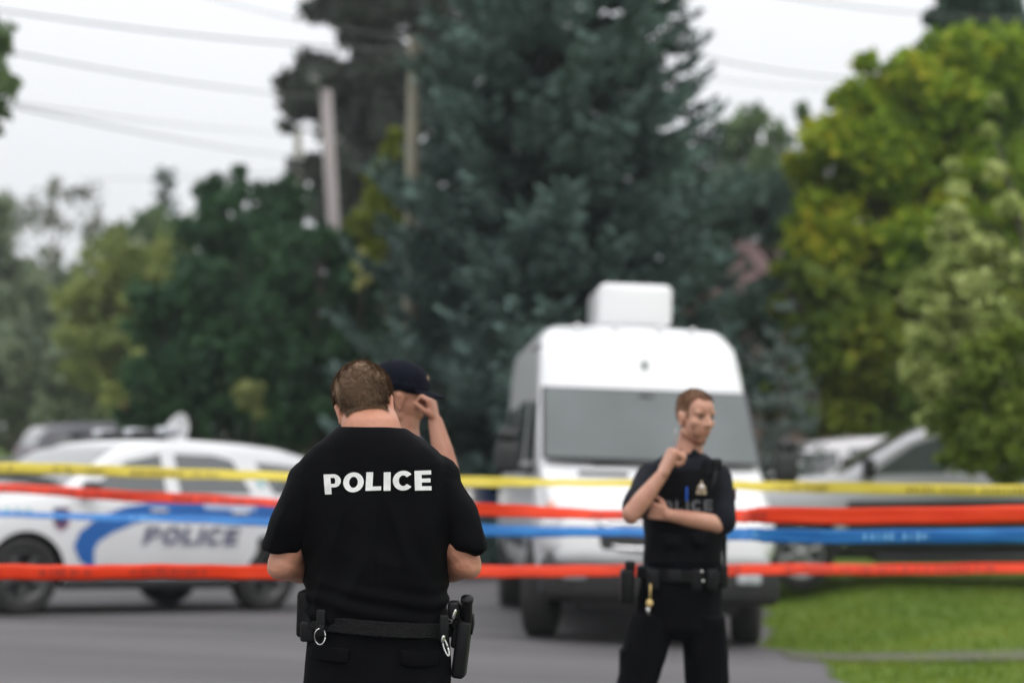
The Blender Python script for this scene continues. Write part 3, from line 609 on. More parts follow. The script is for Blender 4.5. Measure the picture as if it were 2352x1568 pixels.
# heavy sans letters as strips of quads in a unit box (x 0..w, z 0..1)
def glyph(ch, t=0.30):
    Q = []
    def rect(x0, z0, x1, z1, n=4):
        for i in range(n):
            for j in range(n):
                a, b = x0 + (x1 - x0) * i / n, x0 + (x1 - x0) * (i + 1) / n; e, f = z0 + (z1 - z0) * j / n, z0 + (z1 - z0) * (j + 1) / n
                Q.append([(a, e), (b, e), (b, f), (a, f)])
    def ring(cx, cz, ro, so, ri, si, a0, a1, n=28):
        for i in range(n):
            a, b = R(a0 + (a1 - a0) * i / n), R(a0 + (a1 - a0) * (i + 1) / n)
            for u0, u1 in ((0, .5), (.5, 1)):
                def p(an, u): return (cx + math.cos(an) * (ri + (ro - ri) * u), cz + math.sin(an) * (si + (so - si) * u))
                Q.append([p(a, u0), p(a, u1), p(b, u1), p(b, u0)])
    if ch == 'P': rect(0, 0, t, 1); rect(t, 0.82, 0.52, 1); rect(t, 0.34, 0.52, 0.52); ring(0.52, 0.67, 0.34, 0.33, 0.06, 0.15, -90, 90, 14); w = 0.86
    elif ch == 'O': ring(0.52, 0.5, 0.52, 0.52, 0.22, 0.29, 0, 360, 36); w = 1.04
    elif ch == 'L': rect(0, 0, t, 1); rect(t, 0, 0.78, 0.22); w = 0.78
    elif ch == 'I': rect(0, 0, t, 1); w = t
    elif ch == 'C': ring(0.52, 0.5, 0.52, 0.52, 0.22, 0.28, 38, 322, 34); w = 0.98
    elif ch == 'E': rect(0, 0, t, 1); rect(t, 0, 0.82, 0.21); rect(t, 0.4, 0.78, 0.6); rect(t, 0.79, 0.82, 1); w = 0.82
    return Q, w
def word(text, gap=0.13, t=0.30):
    out = []; x = 0
    for ch in text:
        Q, w = glyph(ch, t); out.append(([[(a + x, b) for a, b in q] for q in Q], x, w)); x += w + gap
    return out, x - gap
def car_text(side, x_start, z0, length, height, m, name, shift=0.0, off=0.012, slant=0.25):
    Q, W = word('POLICE'); k = length / W; vs = []; fs = []; sg = -1 if side > 0 else 1     # reads left to right seen from that side
    for qs, _, _ in Q:
        for q in qs:
            b = len(vs)
            for a, h in q:
                z = z0 + h * height - shift; xx = x_start + sg * (a * k + slant * h * height) + shift; vs.append((xx, side * (c.side(xx, z) + off), z))
            fs.append((b, b + 1, b + 2, b + 3))
    mesh_obj(name, vs, fs, m, cru, False)
for s in (1, -1):
    swoosh(s)
    xs = 0.20 if s > 0 else -0.95
    car_text(s, xs, 0.69, 1.15, 0.175, mat('silver_letter_shadow', (0.5, 0.5, 0.56), 0.4, col2=(0.55, 0.55, 0.6)), 'door_lettering', 0.022, 0.010)
    car_text(s, xs, 0.69, 1.15, 0.175, NAVYD, 'door_lettering')
    # crest on the front fender, teal fleet figures ahead of it, pale panel on the stripe, mark on the rear pillar
    c.patch('crest', [(1.20, 0.86), (1.12, 0.80), (1.04, 0.86)], [(1.21, 1.02), (1.12, 1.03), (1.03, 1.02)], mat('crest_decal', (0.05, 0.05, 0.14), 0.4, col2=(0.40, 0.10, 0.14), nscale=14, low=0.5, high=0.56), cru, sides=(s,), off=0.009)
    for k in range(5):
        x = 1.95 - k * 0.11
        c.patch('fleet_mark', [(x, 0.93), (x - 0.06, 0.93)], [(x - 0.015, 1.01), (x - 0.07, 1.01)], mat('teal_decal', (0.25, 0.5, 0.5), 0.4, col2=(0.3, 0.55, 0.55)), cru, sides=(s,), off=0.009, nz=1, nx=1)
    c.patch('pale_panel', [(-0.55, 1.05), (-1.18, 1.05)], [(-0.5, 1.12), (-1.18, 1.13)], mat('pale_blue_decal', (0.45, 0.55, 0.75), 0.4, col2=(0.5, 0.6, 0.78)), cru, sides=(s,), off=0.013)
    c.patch('pillar_mark', [(-1.26, 1.3), (-1.36, 1.3)], [(-1.26, 1.39), (-1.32, 1.39)], mat('teal_decal', (0.25, 0.5, 0.5)), cru, sides=(s,), off=0.009)
    MB().box((0.75, s * 0.80, 1.25), (0.1, 0.12, 0.12), bev=0.04).build('spot_lamp', ALLOY, cru)
lb = MB().box((-0.35, 0, 1.83), (0.24, 1.2, 0.07), bev=0.03); lb.box((-0.35, 0.45, 1.785), (0.1, 0.06, 0.05)).box((-0.35, -0.45, 1.785), (0.1, 0.06, 0.05)); lbo = lb.build('light_bar', BLACKPL, cru)
for y in (-0.6, 0.6, 0.0): MB().box((-0.35, y, 1.845), (0.26, 0.17, 0.08), bev=0.03).build('lamp', HLAMP, lbo)
MB().path([(-1.5, 0.2, 1.72), (-1.52, 0.2, 2.05)], 0.005).build('aerial', BLACKPL, cru)
# local +x (front) points left and towards the camera; wheels: front near (57), rear near (619)
th = 45
ang = 180 + th
f = Vector((math.cos(R(ang)), math.sin(R(ang)))); l = Vector((-f.y, f.x))
rear = Vector((-2.58, 19.4)); ctr = rear + f * 1.40 - l * 0.87 * 1      # rear near wheel sits on local +y (left) side
place(cru, ctr.x, ctr.y, ang)
# white folded panel behind the roof
wp = at(415, 1000, 21.5)
pr = empty('dish_antenna', (wp.x, 21.5, gz(wp.x, 21.5))); tag(pr, 'white tilted dish on a post behind the cruiser roof', 'dish')
hh = wp.z - gz(wp.x, 21.5)
MB().tube((0.02, 0.02, -0.05), (0.02, 0.02, hh - 0.1), 0.025).build('post', ALLOY, pr)
MD = Matrix.Translation((0, 0, hh)) @ Matrix.Rotation(R(-25), 4, 'Z') @ Matrix.Rotation(R(-48), 4, 'Y') @ Matrix.Rotation(R(62), 4, 'X')
MB().lathe([(0.01, 0.0), (0.10, 0.012), (0.19, 0.045), (0.235, 0.085), (0.245, 0.085), (0.2, 0.035), (0.10, -0.003), (0.01, -0.014)], 32, MD).build('dish', WHITEP, pr)
MB().path([MD @ Vector((0, -0.2, 0.05)), MD @ Vector((0, -0.08, 0.26))], 0.01).build('feed_arm', ALLOY, pr)

# --- right: grey vehicle facing left, pale minivan behind it, silver one far left, blue car
GREYP = mat('grey_green_metallic', (0.42, 0.42, 0.44), 0.28, 0.2, coat=0.9, col2=(0.48, 0.48, 0.50), nscale=1.2)
DARKP = mat('dark_trim_and_reflection', (0.02, 0.021, 0.021), 0.45, col2=(0.03, 0.031, 0.031))
SILV = mat('silver_paint', (0.10, 0.095, 0.12), 0.5, 0.2, coat=0.2, col2=(0.08, 0.075, 0.10), nscale=1.2)
PEARL = mat('pearl_paint', (0.68, 0.65, 0.68), 0.3, coat=0.6, col2=(0.62, 0.6, 0.63), nscale=1.2)
NAVYP = mat('navy_paint', (0.02, 0.035, 0.09), 0.25, coat=0.8, col2=(0.025, 0.045, 0.11), nscale=1.2)
def grey_suv():
    top = [(2.75, 0.8), (2.72, 1.0), (2.6, 1.13), (2.2, 1.18), (1.6, 1.22), (1.25, 1.25), (0.9, 1.45), (0.5, 1.66), (0.2, 1.76), (-0.3, 1.80), (-1.8, 1.77), (-2.4, 1.69), (-2.7, 1.45), (-2.9, 1.22), (-3.0, 1.1), (-3.05, 0.9)]
    cc = Car(top, [(2.75, 0.55), (2.4, 0.42), (-2.6, 0.46), (-3.05, 0.6)], [(2.75, 1.0), (1.2, 1.15), (-3.05, 1.2)], [(2.75, 0.72), (2.6, 0.86), (2.2, 0.95), (1, 0.97), (-2.8, 0.97), (-3.05, 0.92)], k=0.33)
    r = empty('parked_car', (0, 0, 0)); tag(r, 'grey sport utility facing left on the lawn, its rear hidden by shrubs', 'car')
    cc.mesh('body', GREYP, r, [(1.75, 0.4, 0.97), (1.75, 0.4, -0.97), (-1.85, 0.4, 0.97), (-1.85, 0.4, -0.97)], 0.47, 0.34)
    for s in (1, -1):
        for x in (1.75, -1.85): wheel(r, x, s * 0.84, 0.39, 0.25, s, ALLOY, 6)
        MB().box((0.98, s * 1.1, 1.30), (0.14, 0.22, 0.22), bev=0.05).tube((0.95, s * 0.9, 1.22), (0.97, s * 1.05, 1.26), 0.03).build('side_mirror', BLACKPL, r)
        MB().ell((2.52, s * 0.72, 0.98), (0.17, 0.17, 0.1)).build('headlight', HLAMP, r)
    cc.toppatch('windscreen', 1.14, 0.44, WSHIELD, r, 0.80); cc.toppatch('rear_window', -2.45, -2.8, GLASS, r, 0.85)
    fd = cc.patch('door', [(1.05, 0.5), (0.0, 0.5)], [(1.05, 1.17), (0.0, 1.2)], GREYP, r, off=0.004); rd = cc.patch('door', [(-0.03, 0.5), (-1.0, 0.5), (-1.3, 0.9)], [(-0.03, 1.2), (-1.0, 1.2), (-1.3, 1.2)], GREYP, r, off=0.004)
    cc.patch('window', [(0.98, 1.225), (0.5, 1.24), (0.08, 1.24)], [(0.92, 1.25), (0.42, 1.55), (0.08, 1.65)], WSHIELD, r, off=0.006); cc.patch('window', [(-0.1, 1.24), (-1.15, 1.25)], [(-0.1, 1.66), (-1.1, 1.64)], WSHIELD, r, off=0.006); cc.patch('window', [(-1.3, 1.26), (-2.3, 1.28)], [(-1.25, 1.63), (-2.1, 1.6)], GLASS, r, off=0.006)
    cc.patch('lower_dark_reflection', [(1.22, 0.45), (-1.3, 0.45)], [(1.22, 0.95), (-1.3, 0.97)], DARKP, r, off=0.009)  # dark reflection on the lower doors, painted as a band
    MB().box((-0.1, 0, 0.40), (4.6, 1.5, 0.16), bev=0.04).box((-0.1, 0.0, 0.33), (2.0, 1.85, 0.10), bev=0.03).build('chassis', DARKP, r); MB().box((2.72, 0, 0.92), (0.1, 1.0, 0.28), bev=0.04).build('grille', DARKP, r); MB().box((2.7, 0, 0.62), (0.2, 1.7, 0.2), bev=0.06).build('front_bumper', DARKP, r)
    return r
pk = grey_suv()
fw = at(1840, 1275, 21.2); a_ = 180 - 4; f = Vector((math.cos(R(a_)), math.sin(R(a_)))); l = Vector((-f.y, f.x)); ctr = Vector((fw.x, 21.2)) - f * 1.75 - l * 0.84
place(pk, ctr.x, ctr.y, a_); pk.scale = (1, 1, 1.07)
def plain_suv(label, cat, name, paint, X, Y, hd, sx=1.0, sz=1.0, rim=None):
    cc = suv_shell(); r = empty(name, (0, 0, 0)); tag(r, label, cat); suv_common(r, cc, paint, rim=rim)
    place(r, X, Y, hd); r.scale = (sx, 1, sz); return r
p = at(1830, 1000, 27.5); plain_suv('pale minivan parked behind the grey sport utility', 'minivan', 'minivan', PEARL, p.x + 0.4, 27.5, 185, 1.0, 1.0)
p = at(300, 960, 42); sv = plain_suv('silver sport utility parked far off beyond the cruiser', 'car', 'parked_car', SILV, p.x, 42, 28, 1.0, 0.95)
p = at(650, 1050, 26); bc = plain_suv('dark blue car roof showing behind the cruiser tail', 'car', 'parked_car', NAVYP, p.x + 0.9, 26, 182, 0.95, 0.86)

# --- white high-roof van
def van():
    top = [(3.0, 0.78), (2.97, 1.0), (2.88, 1.17), (2.66, 1.27), (2.38, 1.38), (2.22, 1.45), (1.92, 1.76), (1.60, 2.09), (1.5, 2.24), (1.30, 2.50), (1.12, 2.66), (0.88, 2.75), (0.4, 2.80), (-2.7, 2.82), (-2.92, 2.74), (-3.0, 2.4)]
    v = Car(top, [(3.0, 0.68), (2.62, 0.66), (2.52, 0.45), (-3.0, 0.45)], [(3.0, 0.95), (2.6, 1.12), (2.2, 1.35), (-3.0, 1.42)], [(3.0, 0.78), (2.93, 0.88), (2.75, 0.95), (2.3, 0.985), (1.5, 1.0), (-2.9, 1.0), (-3.0, 0.96)], k=0.062, crown=0.04, rtop=0.2)
    r = empty('delivery_van', (0, 0, 0)); tag(r, 'tall white high-roof van facing the camera with a box unit on its roof', 'van')
    v.mesh('body', WHITEP, r, [(2.0, 0.38, 1.0), (2.0, 0.38, -1.0), (-2.0, 0.38, 1.0), (-2.0, 0.38, -1.0)], 0.47, 0.36)
    for s in (1, -1):
        wheel(r, 2.0, s * 0.87, 0.38, 0.25, s, BLACKPL, 6, steer=R(-14)); wheel(r, -2.0, s * 0.86, 0.38, 0.30, s, BLACKPL, 6)
    w = v.toppatch('windscreen', 2.19, 1.64, WSHIELD, r, w=0.80, off=0.006)
    # rebuild the windscreen wider, on the raked plane with a dark border
    bpy.data.objects.remove(w)
    def ws(name, m, hb, ht, xa, xb, off):
        vs = []; fs = []
        for i in range(9):
            t = i / 8; x = xa + (xb - xa) * t; z = interp(x, top)
            for j in range(17):
                u = -1 + j / 8; hw_ = hb + (ht - hb) * t; y = u * hw_; vs.append((x + off - 0.09 * u * u * 0.6, y, z + off * 0.9))
        for i in range(8):
            for j in range(16): a = i * 17 + j; fs.append((a, a + 17, a + 18, a + 1))
        return mesh_obj(name, vs, fs, m, r)
    ws('screen_border', BLACKPL, 0.93, 0.905, 2.235, 1.60, 0.05); ws('windscreen', WSHIELD, 0.90, 0.878, 2.215, 1.625, 0.062)
    MB().ell((1.72, 0.0, 2.06), (0.03, 0.10, 0.035)).build('rear_view_mirror', BLACKPL, r)
    fd = v.patch('door', [(1.45, 0.5), (0.55, 0.5)], [(1.45, 2.1), (0.55, 2.1)], WHITEP, r, off=0.004)
    for d in fd: pass
    v.patch('window', [(1.62, 1.42), (0.65, 1.42)], [(1.42, 2.02), (0.65, 2.02)], WSHIELD, r, off=0.010)
    v.patch('window', [(0.2, 1.5), (-1.0, 1.5)], [(0.2, 2.08), (-1.0, 2.08)], WSHIELD, r, off=0.006); v.patch('window', [(-1.3, 1.5), (-2.6, 1.5)], [(-1.3, 2.08), (-2.6, 2.08)], WSHIELD, r, off=0.006)
    v.patch('side_moulding', [(1.4, 0.72), (-1.4, 0.72)], [(1.4, 0.86), (-1.4, 0.86)], BLACKPL, r, off=0.012)
    for s in (1, -1):
        # mirrors
        m = MB().box((1.92, s * 1.2, 1.50), (0.12, 0.21, 0.27), bev=0.05).box((1.93, s * 1.2, 1.69), (0.10, 0.18, 0.10), bev=0.04)
        m.path([(1.85, s * 0.97, 1.40), (1.9, s * 1.1, 1.40)], 0.03).build('side_mirror', BLACKPL, r)
        hl = MB().ell((2.80, s * 0.77, 0.94), (0.17, 0.165, 0.115)).build('headlight', HLAMP, r)
        MB().ell((2.72, s * 0.86, 1.1), (0.14, 0.07, 0.06)).build('turn_signal', mat('amber_lens', (0.75, 0.38, 0.28), 0.2, coat=1, col2=(0.8, 0.5, 0.4)), hl)
        MB().box((2.97, s * 0.70, 0.58), (0.05, 0.2, 0.09), bev=0.02).build('fog_lamp', HLAMP, r)
        MB().path([(1.55, s * .99, 2.45), (1.4, s * 0.9, 2.5)], 0.01).build('marker', BLACKPL, r)
    # grille: dark opening with bright bars that sweep up at the ends
    g = MB().box((2.955, 0, 0.865), (0.09, 1.04, 0.25), bev=0.04).build('grille', mat('dark_grille', (0.03, 0.03, 0.032), 0.4, col2=(0.05, 0.05, 0.05)), r)
    for zc, wd in ((0.945, 0.53), (0.79, 0.46)):
        MB().path([(2.955, -wd, zc + 0.05), (2.99, -wd + 0.1, zc), (3.02, 0, zc - 0.005), (2.99, wd - 0.1, zc), (2.955, wd, zc + 0.05)], 0.026, 8).build('chrome_bar', CHROME, g)
    MB().tube((3.0, 0, 0.90), (3.035, 0, 0.90), 0.085, n=28).build('round_emblem', CHROME, g)
    b = MB(); b.box((2.93, 0, 0.71), (0.18, 1.72, 0.12), bev=0.05); b.build('front_bumper', mat('grey_bumper', (0.42, 0.43, 0.44), 0.5, col2=(0.36, 0.37, 0.38)), r)
    b = MB().box((2.84, 0, 0.54), (0.28, 1.92, 0.34), bev=0.07).box((2.6, 0, 0.38), (0.5, 1.3, 0.2), bev=0.05); b.tube((2.0, -0.75, 0.36), (2.0, 0.75, 0.36), 0.07); b.ell((2.0, 0.2, 0.34), (0.16, 0.17, 0.13)); b.box((1.5, 0, 0.42), (1.6, 1.0, 0.2), bev=0.04)
    b.build('skid_plate', BLACKPL, r)
    MB().box((-0.2, 0, 0.45), (3.2, 1.7, 0.2), bev=0.03).build('chassis', BLACKPL, r)
    MB().box((2.41, -0.43, 1.385), (0.03, 0.42, 0.03), bev=0.01).build('air_intake', BLACKPL, r)
    for s in (-0.5, 0.25): MB().path([(2.26, s, 1.465), (2.235, s + 0.5, 1.50)], 0.011).build('wiper', BLACKPL, r)
    MB().ell((1.42, 0.02, 2.36), (0.03, 0.028, 0.05)).build('marker_lamp', mat('green_lens', (0.04, 0.09, 0.04), 0.3, coat=1), r)
    for y in (-0.55, -0.2, 0.2, 0.5): MB().box((1.0, y, 2.725), (0.12, 0.05, 0.05), bev=0.02).build('roof_clip', WHITEP, r)
    a = MB().box((-0.1, 0.05, 3.0), (1.1, 0.70, 0.41), bev=0.07); ac = a.build('roof_unit', WHITEP, r)
    MB().box((-0.1, 0.05, 2.805), (1.0, 0.62, 0.05)).build('unit_base', mat('grey_gasket', (0.35, 0.35, 0.35), 0.7), ac)
    return r
vn = van()
ha = -90 + 3.4; f = Vector((math.cos(R(ha)), math.sin(R(ha)))); mid = at(1485, 1080, 15.55)
ctr = Vector((mid.x, 15.55)) - f * 2.0
place(vn, ctr.x, ctr.y, ha)

# ------------------------------------------------------------------ barrier tapes
def tape(label, pts, m, textm, seed, segs=(), width=0.075):
    """pts (px, py, Y, apparent px width)"""
    rg = np.random.default_rng(seed); P = [(at(px, py, Y), w * Y / FPX) for px, py, Y, w in pts]
    N = 160; vs = []; fs = []; L = []
    for k in range(N + 1):
        u = k / N * (len(P) - 1); i = min(int(u), len(P) - 2); t = u - i; ts = t * t * (3 - 2 * t)
        p = P[i][0].lerp(P[i + 1][0], t); hz = P[i][1] * (1 - ts) + P[i + 1][1] * ts; p.z = P[i][0].z * (1 - ts * .4 - t * .6) + P[i + 1][0].z * (ts * .4 + t * .6)
        p.z += 0.003 * math.sin(k * 0.23 + seed) + 0.0015 * math.sin(k * 0.9)
        full = max(hz, 0.02); tilt = math.acos(min(1, full / width)) if full < width else 0
        y = math.sin(tilt) * width / 2; L.append((p, full / 2, y))
    o0 = L[N // 2][0].copy()
    for p, h, y in L:
        for j in range(5):
            a = -1 + j * 0.5; q = p - o0; vs.append((q.x, q.y + a * y + 0.006 * (1 - a * a) * math.sin(q.x * 3 + seed), q.z + a * h))
    for k in range(N):
        for j in range(4): fs.append((k * 5 + j, k * 5 + j + 1, (k + 1) * 5 + j + 1, (k + 1) * 5 + j))
    mi = []
    for k in range(N):
        for j in range(4): mi.append(0)
    o = mesh_obj('barrier_tape', vs, fs, m, None, True, mi); o.location = o0
    mod = o.modifiers.new('t', 'SOLIDIFY'); mod.thickness = 0.0006
    tag(o, label, 'barrier tape')
    # blurred rows of printed letters: runs of small upright strokes
    tv = []; tf = []
    for a, b in segs:
        k = a
        while k < b:
            i = int(k); 
            if i >= N: break
            (p, h, y), (p2, h2, y2) = L[i], L[i + 1]; t = k - i; q = p.lerp(p2, t) - o0; q2 = p.lerp(p2, min(1, t + 0.22)) - o0
            base = len(tv); e = -0.0025
            jj = rg.uniform(0.35, 0.6)
            for qq, sgn in ((q, -1), (q2, -1), (q2, 1), (q, 1)): tv.append((qq.x, qq.y + sgn * y * jj + e - 0.006, qq.z + sgn * h * jj))
            tf.append((base, base + 1, base + 2, base + 3)); k += rg.choice([0.36, 0.45, 0.9], p=[.5, .35, .15])
    if tv: mesh_obj('lettering', tv, tf, textm, o, False)
    return o
def tapemat(name, c1, c2):
    m = mat(name, c1, 0.4, col2=c2, nscale=2.5, stretch=(2, 1, 8), spec=0.25); return m
TY, TR, TB = tapemat('yellow_tape', (0.60, 0.48, 0.055), (0.68, 0.56, 0.085)), tapemat('red_tape', (0.70, 0.036, 0.006), (0.78, 0.055, 0.012)), tapemat('blue_tape', (0.012, 0.125, 0.40), (0.03, 0.20, 0.52))
INKY, INKR, INKB = mat('olive_ink', (0.32, 0.25, 0.03), 0.5), mat('dark_red_ink', (0.36, 0.02, 0.01), 0.5), mat('pale_ink', (0.16, 0.45, 0.8), 0.5)
tape('yellow barrier tape, topmost of the four', [(-160, 1066, 11.6, 24), (0, 1074, 11.6, 26), (300, 1082, 12, 25), (640, 1094, 12, 20), (1120, 1107, 12, 24), (1300, 1107, 12.4, 14), (1700, 1114, 12.4, 20), (1900, 1120, 12.2, 26), (2520, 1128, 12, 27)], TY, INKY, 1, [(6, 22), (28, 36), (40, 52), (128, 140), (146, 156)])
tape('red barrier tape just under the yellow one', [(-160, 1108, 12.8, 18), (0, 1120, 12.8, 20), (300, 1138, 12.2, 25), (640, 1155, 11.4, 18), (1120, 1171, 10.6, 30), (1440, 1182, 10.2, 20), (1700, 1184, 10, 28), (1760, 1183, 10, 38), (2520, 1181, 9.6, 42)], TR, INKR, 2, [(20, 40), (46, 60), (95, 110), (122, 140)])
tape('thin blue barrier tape between the two red ones', [(-160, 1172, 13.4, 10), (0, 1180, 13.4, 11), (300, 1188, 13, 14), (640, 1200, 12.4, 18), (1120, 1218, 11.6, 26), (1440, 1222, 11, 20), (1700, 1226, 10.4, 26), (1760, 1229, 10.4, 32), (2520, 1233, 10, 36)], TB, INKB, 3, [(14, 18), (40, 44), (60, 70), (112, 118), (130, 134), (146, 150)])
tape('red barrier tape, lowest of the four', [(-160, 1313, 9.2, 36), (0, 1313, 9.2, 36), (300, 1313, 9.4, 34), (640, 1312, 9.8, 32), (1120, 1311, 10.6, 27), (1440, 1310, 11.2, 25), (1700, 1308, 11.8, 24), (2040, 1306, 12.4, 23), (2520, 1303, 12.8, 22)], TR, INKR, 4, [(10, 20), (26, 34), (40, 50), (100, 120), (126, 150)])
HAZE = 0.0007
# ------------------------------------------------------------------ people
SHIRTB = mat('black_tshirt_cloth', (0.0022, 0.0022, 0.0028), 0.7, col2=(0.0034, 0.0034, 0.0042), nscale=12, bump=0.35, bscale=500, spec=0.05)
PANTS = mat('black_trouser_cloth', (0.0026, 0.0026, 0.0034), 0.8, col2=(0.0045, 0.0045, 0.0058), nscale=14, bump=0.4, bscale=420, spec=0.05)
NAVYSH = mat('dark_navy_shirt_cloth', (0.005, 0.006, 0.010), 0.8, col2=(0.008, 0.009, 0.015), nscale=14, bump=0.3, bscale=400, spec=0.16)
VEST = mat('black_vest_nylon', (0.0032, 0.0032, 0.004), 0.75, col2=(0.006, 0.006, 0.0075), nscale=22, bump=0.4, bscale=300, spec=0.07)
BELTM = mat('woven_belt_leather', (0.004, 0.004, 0.0043), 0.5, col2=(0.011, 0.011, 0.012), nscale=230, ndetail=0, bump=0.6, bscale=230, spec=0.12, stretch=(0.6, 0.6, 1.2))
HOLST = mat('black_holster_polymer', (0.004, 0.004, 0.005), 0.45, col2=(0.007, 0.007, 0.008), nscale=30, bump=0.1, bscale=150, spec=0.22)
STEEL = mat('polished_steel', (0.6, 0.6, 0.58), 0.2, 1.0, col2=(0.5, 0.5, 0.48), nscale=30)
BRASS = mat('brass', (0.6, 0.42, 0.16), 0.3, 1.0, col2=(0.5, 0.35, 0.14), nscale=30)
HAIRB = mat('light_brown_hair', (0.19, 0.12, 0.075), 0.7, col2=(0.27, 0.175, 0.11), nscale=90, spec=0.3)
HAIRG = mat('ginger_brown_hair', (0.13, 0.062, 0.03), 0.55, col2=(0.2, 0.10, 0.05), nscale=40, spec=0.3)
HAIRD = mat('dark_brown_hair', (0.025, 0.016, 0.012), 0.6, col2=(0.04, 0.026, 0.02), nscale=40, spec=0.3)
BEARD = mat('reddish_stubble_and_jaw_shade', (0.20, 0.085, 0.05), 0.8, col2=(0.32, 0.15, 0.09), nscale=120)  # stubble, its colour darkened for the shadow under the jaw
LIPM = mat('lip_skin', (0.42, 0.13, 0.10), 0.45, col2=(0.48, 0.17, 0.13), nscale=30)
EYEM = mat('eye_dark', (0.02, 0.016, 0.014), 0.2)
BOOT = mat('black_boot_leather', (0.012, 0.012, 0.012), 0.35, col2=(0.02, 0.02, 0.02), nscale=20)

def head_parts(mb, M):
    e = lambda c, r: mb.ell(c, r, M)
    e((0, -0.012, 0.032), (0.0755, 0.098, 0.092)); e((0, 0.02, -0.02), (0.066, 0.078, 0.092)); e((0, 0.03, 0.05), (0.064, 0.066, 0.055))
    mb.cap((-0.045, 0.0, -0.065), 0.026, (0, 0.062, -0.094), 0.024, M=M); mb.cap((0.045, 0.0, -0.065), 0.026, (0, 0.062, -0.094), 0.024, M=M)
    mb.cap((0, 0.055, -0.07), 0.03, (0, 0.066, -0.096), 0.021, M=M)
    mb.cap((-0.045, 0.07, 0.034), 0.014, (0.045, 0.07, 0.034), 0.014, M=M)                     # brow
    mb.cap((0, 0.088, 0.024), 0.009, (0, 0.112, -0.018), 0.012, M=M)                            # nose
    for s in (-1, 1):
        e((s * 0.011, 0.100, -0.022), (0.009, 0.010, 0.008)); e((s * 0.042, 0.062, -0.014), (0.024, 0.022, 0.020))
        e((s * 0.078, -0.006, -0.006), (0.008, 0.019, 0.032)); e((s * 0.083, -0.012, 0.010), (0.006, 0.014, 0.016)); e((s * 0.079, 0.0, -0.034), (0.007, 0.010, 0.010))
    mb.cap((-0.018, 0.080, -0.056), 0.010, (0.018, 0.080, -0.056), 0.010, M=M)
def frame(center, fwd, up):
    f = Vector(fwd).normalized(); u = Vector(up); u = (u - f * u.dot(f)).normalized(); x = f.cross(u)
    return Matrix.Translation(center) @ Matrix((x, f, u)).transposed().to_4x4()
def hand_parts(mb, W, d, n, thumb, curl=(35, 45, 30), k=1.0, spread=1.0, thumb_in=0.45):
    """W wrist, d towards the fingers, n out of the palm; thumb = +1/-1 along d x n"""
    W = Vector(W); d = Vector(d).normalized(); n = Vector(n); n = (n - d * n.dot(d)).normalized(); l = d.cross(n) * thumb
    offs = [0.030, 0.010, -0.010, -0.029]; ln = [0.92, 1.0, 0.94, 0.76]
    for i in range(4):
        kn = W + d * (0.088 - 0.004 * abs(i - 1.2)) * k + l * offs[i] * k * spread
        mb.cap(W + l * offs[i] * 0.5 * k + d * 0.008, 0.0155 * k, kn, 0.0125 * k)
        p = kn; a = 0
        for seg, cu, r0, r1 in ((0.043, curl[0], 0.0098, 0.0088), (0.026, curl[1], 0.0088, 0.0079), (0.021, curl[2], 0.0079, 0.0066)):
            a += R(cu * (1 + 0.07 * (i - 1))); v = d * math.cos(a) + n * math.sin(a); q = p + v * seg * ln[i] * k
            mb.cap(p, r0 * k, q, r1 * k, n=10); p = q
    b = W + d * 0.022 * k + l * 0.022 * k; v = (d * 0.62 + l * 0.7 + n * thumb_in).normalized(); m = b + v * 0.042 * k
    mb.cap(b, 0.0155 * k, m, 0.0125 * k); v2 = (d * 0.85 + l * 0.25 + n * thumb_in * 1.2).normalized(); m2 = m + v2 * 0.030 * k
    mb.cap(m, 0.0118 * k, m2, 0.0102 * k); mb.cap(m2, 0.0102 * k, m2 + v2 * 0.022 * k + n * 0.004, 0.008 * k)
def hair_shell(body, M, thick, name, m, parent, strands=0, seed=1, length=0.02, flow=(0, -0.3, -1), lift=0.5):
    """thick(local point) -> hair thickness on the skull (0 outside); a shell of that shape plus single hairs"""
    Mi = M.inverted(); R3 = M.to_3x3(); vs = {}; V = []; F = []; src = []
    loc = [Mi @ v.co for v in body.vertices]; th = [thick(p) if p.length < 0.16 else 0 for p in loc]
    for p in body.polygons:
        if all(th[i] > 0 for i in p.vertices):
            f = []
            for i in p.vertices:
                if i not in vs:
                    v = body.vertices[i]; vs[i] = len(V); q = loc[i]
                    nn = noise.noise(q * 55) * 0.0022 + noise.noise(q * 22) * 0.0022
                    V.append(v.co + v.normal * (th[i] + nn * min(1, th[i] / 0.006))); src.append((v.co.copy(), v.normal.copy(), th[i]))
                f.append(vs[i])
            F.append(f)
    rg = random.Random(seed); base = len(V); fl = (R3 @ Vector(flow)).normalized()
    if strands and base:
        W = [s[2] for s in src]
        for i in rg.choices(range(base), weights=W, k=strands):
            co, nr, t = src[i]; q = Mi @ co; swirl = R3 @ Vector((noise.noise(q * 16) * 0.5, 0.2 * noise.noise(q * 13 + Vector((5, 5, 5))), 0))
            jit = Vector((rg.gauss(0, 1), rg.gauss(0, 1), rg.gauss(0, 1))) * 0.22
            d = ((fl + swirl + jit) - nr * (fl + swirl + jit).dot(nr) * 0.8 + nr * lift).normalized()
            p0 = co + nr * t * 0.7 + Vector((rg.gauss(0, .0015), rg.gauss(0, .0015), rg.gauss(0, .0015))); L = length * rg.uniform(0.5, 1.1) * min(1, t / 0.008); wv = d.cross(nr).normalized() * 0.0006
            b = len(V); V += [p0 - wv, p0 + wv, p0 + d * L * 0.6 + wv * 0.8, p0 + d * L * 0.6 - wv * 0.8, p0 + d * L + fl * L * 0.15]; F += [(b, b + 1, b + 2, b + 3), (b + 3, b + 2, b + 4)]
    return mesh_obj(name, V, F, m, parent)
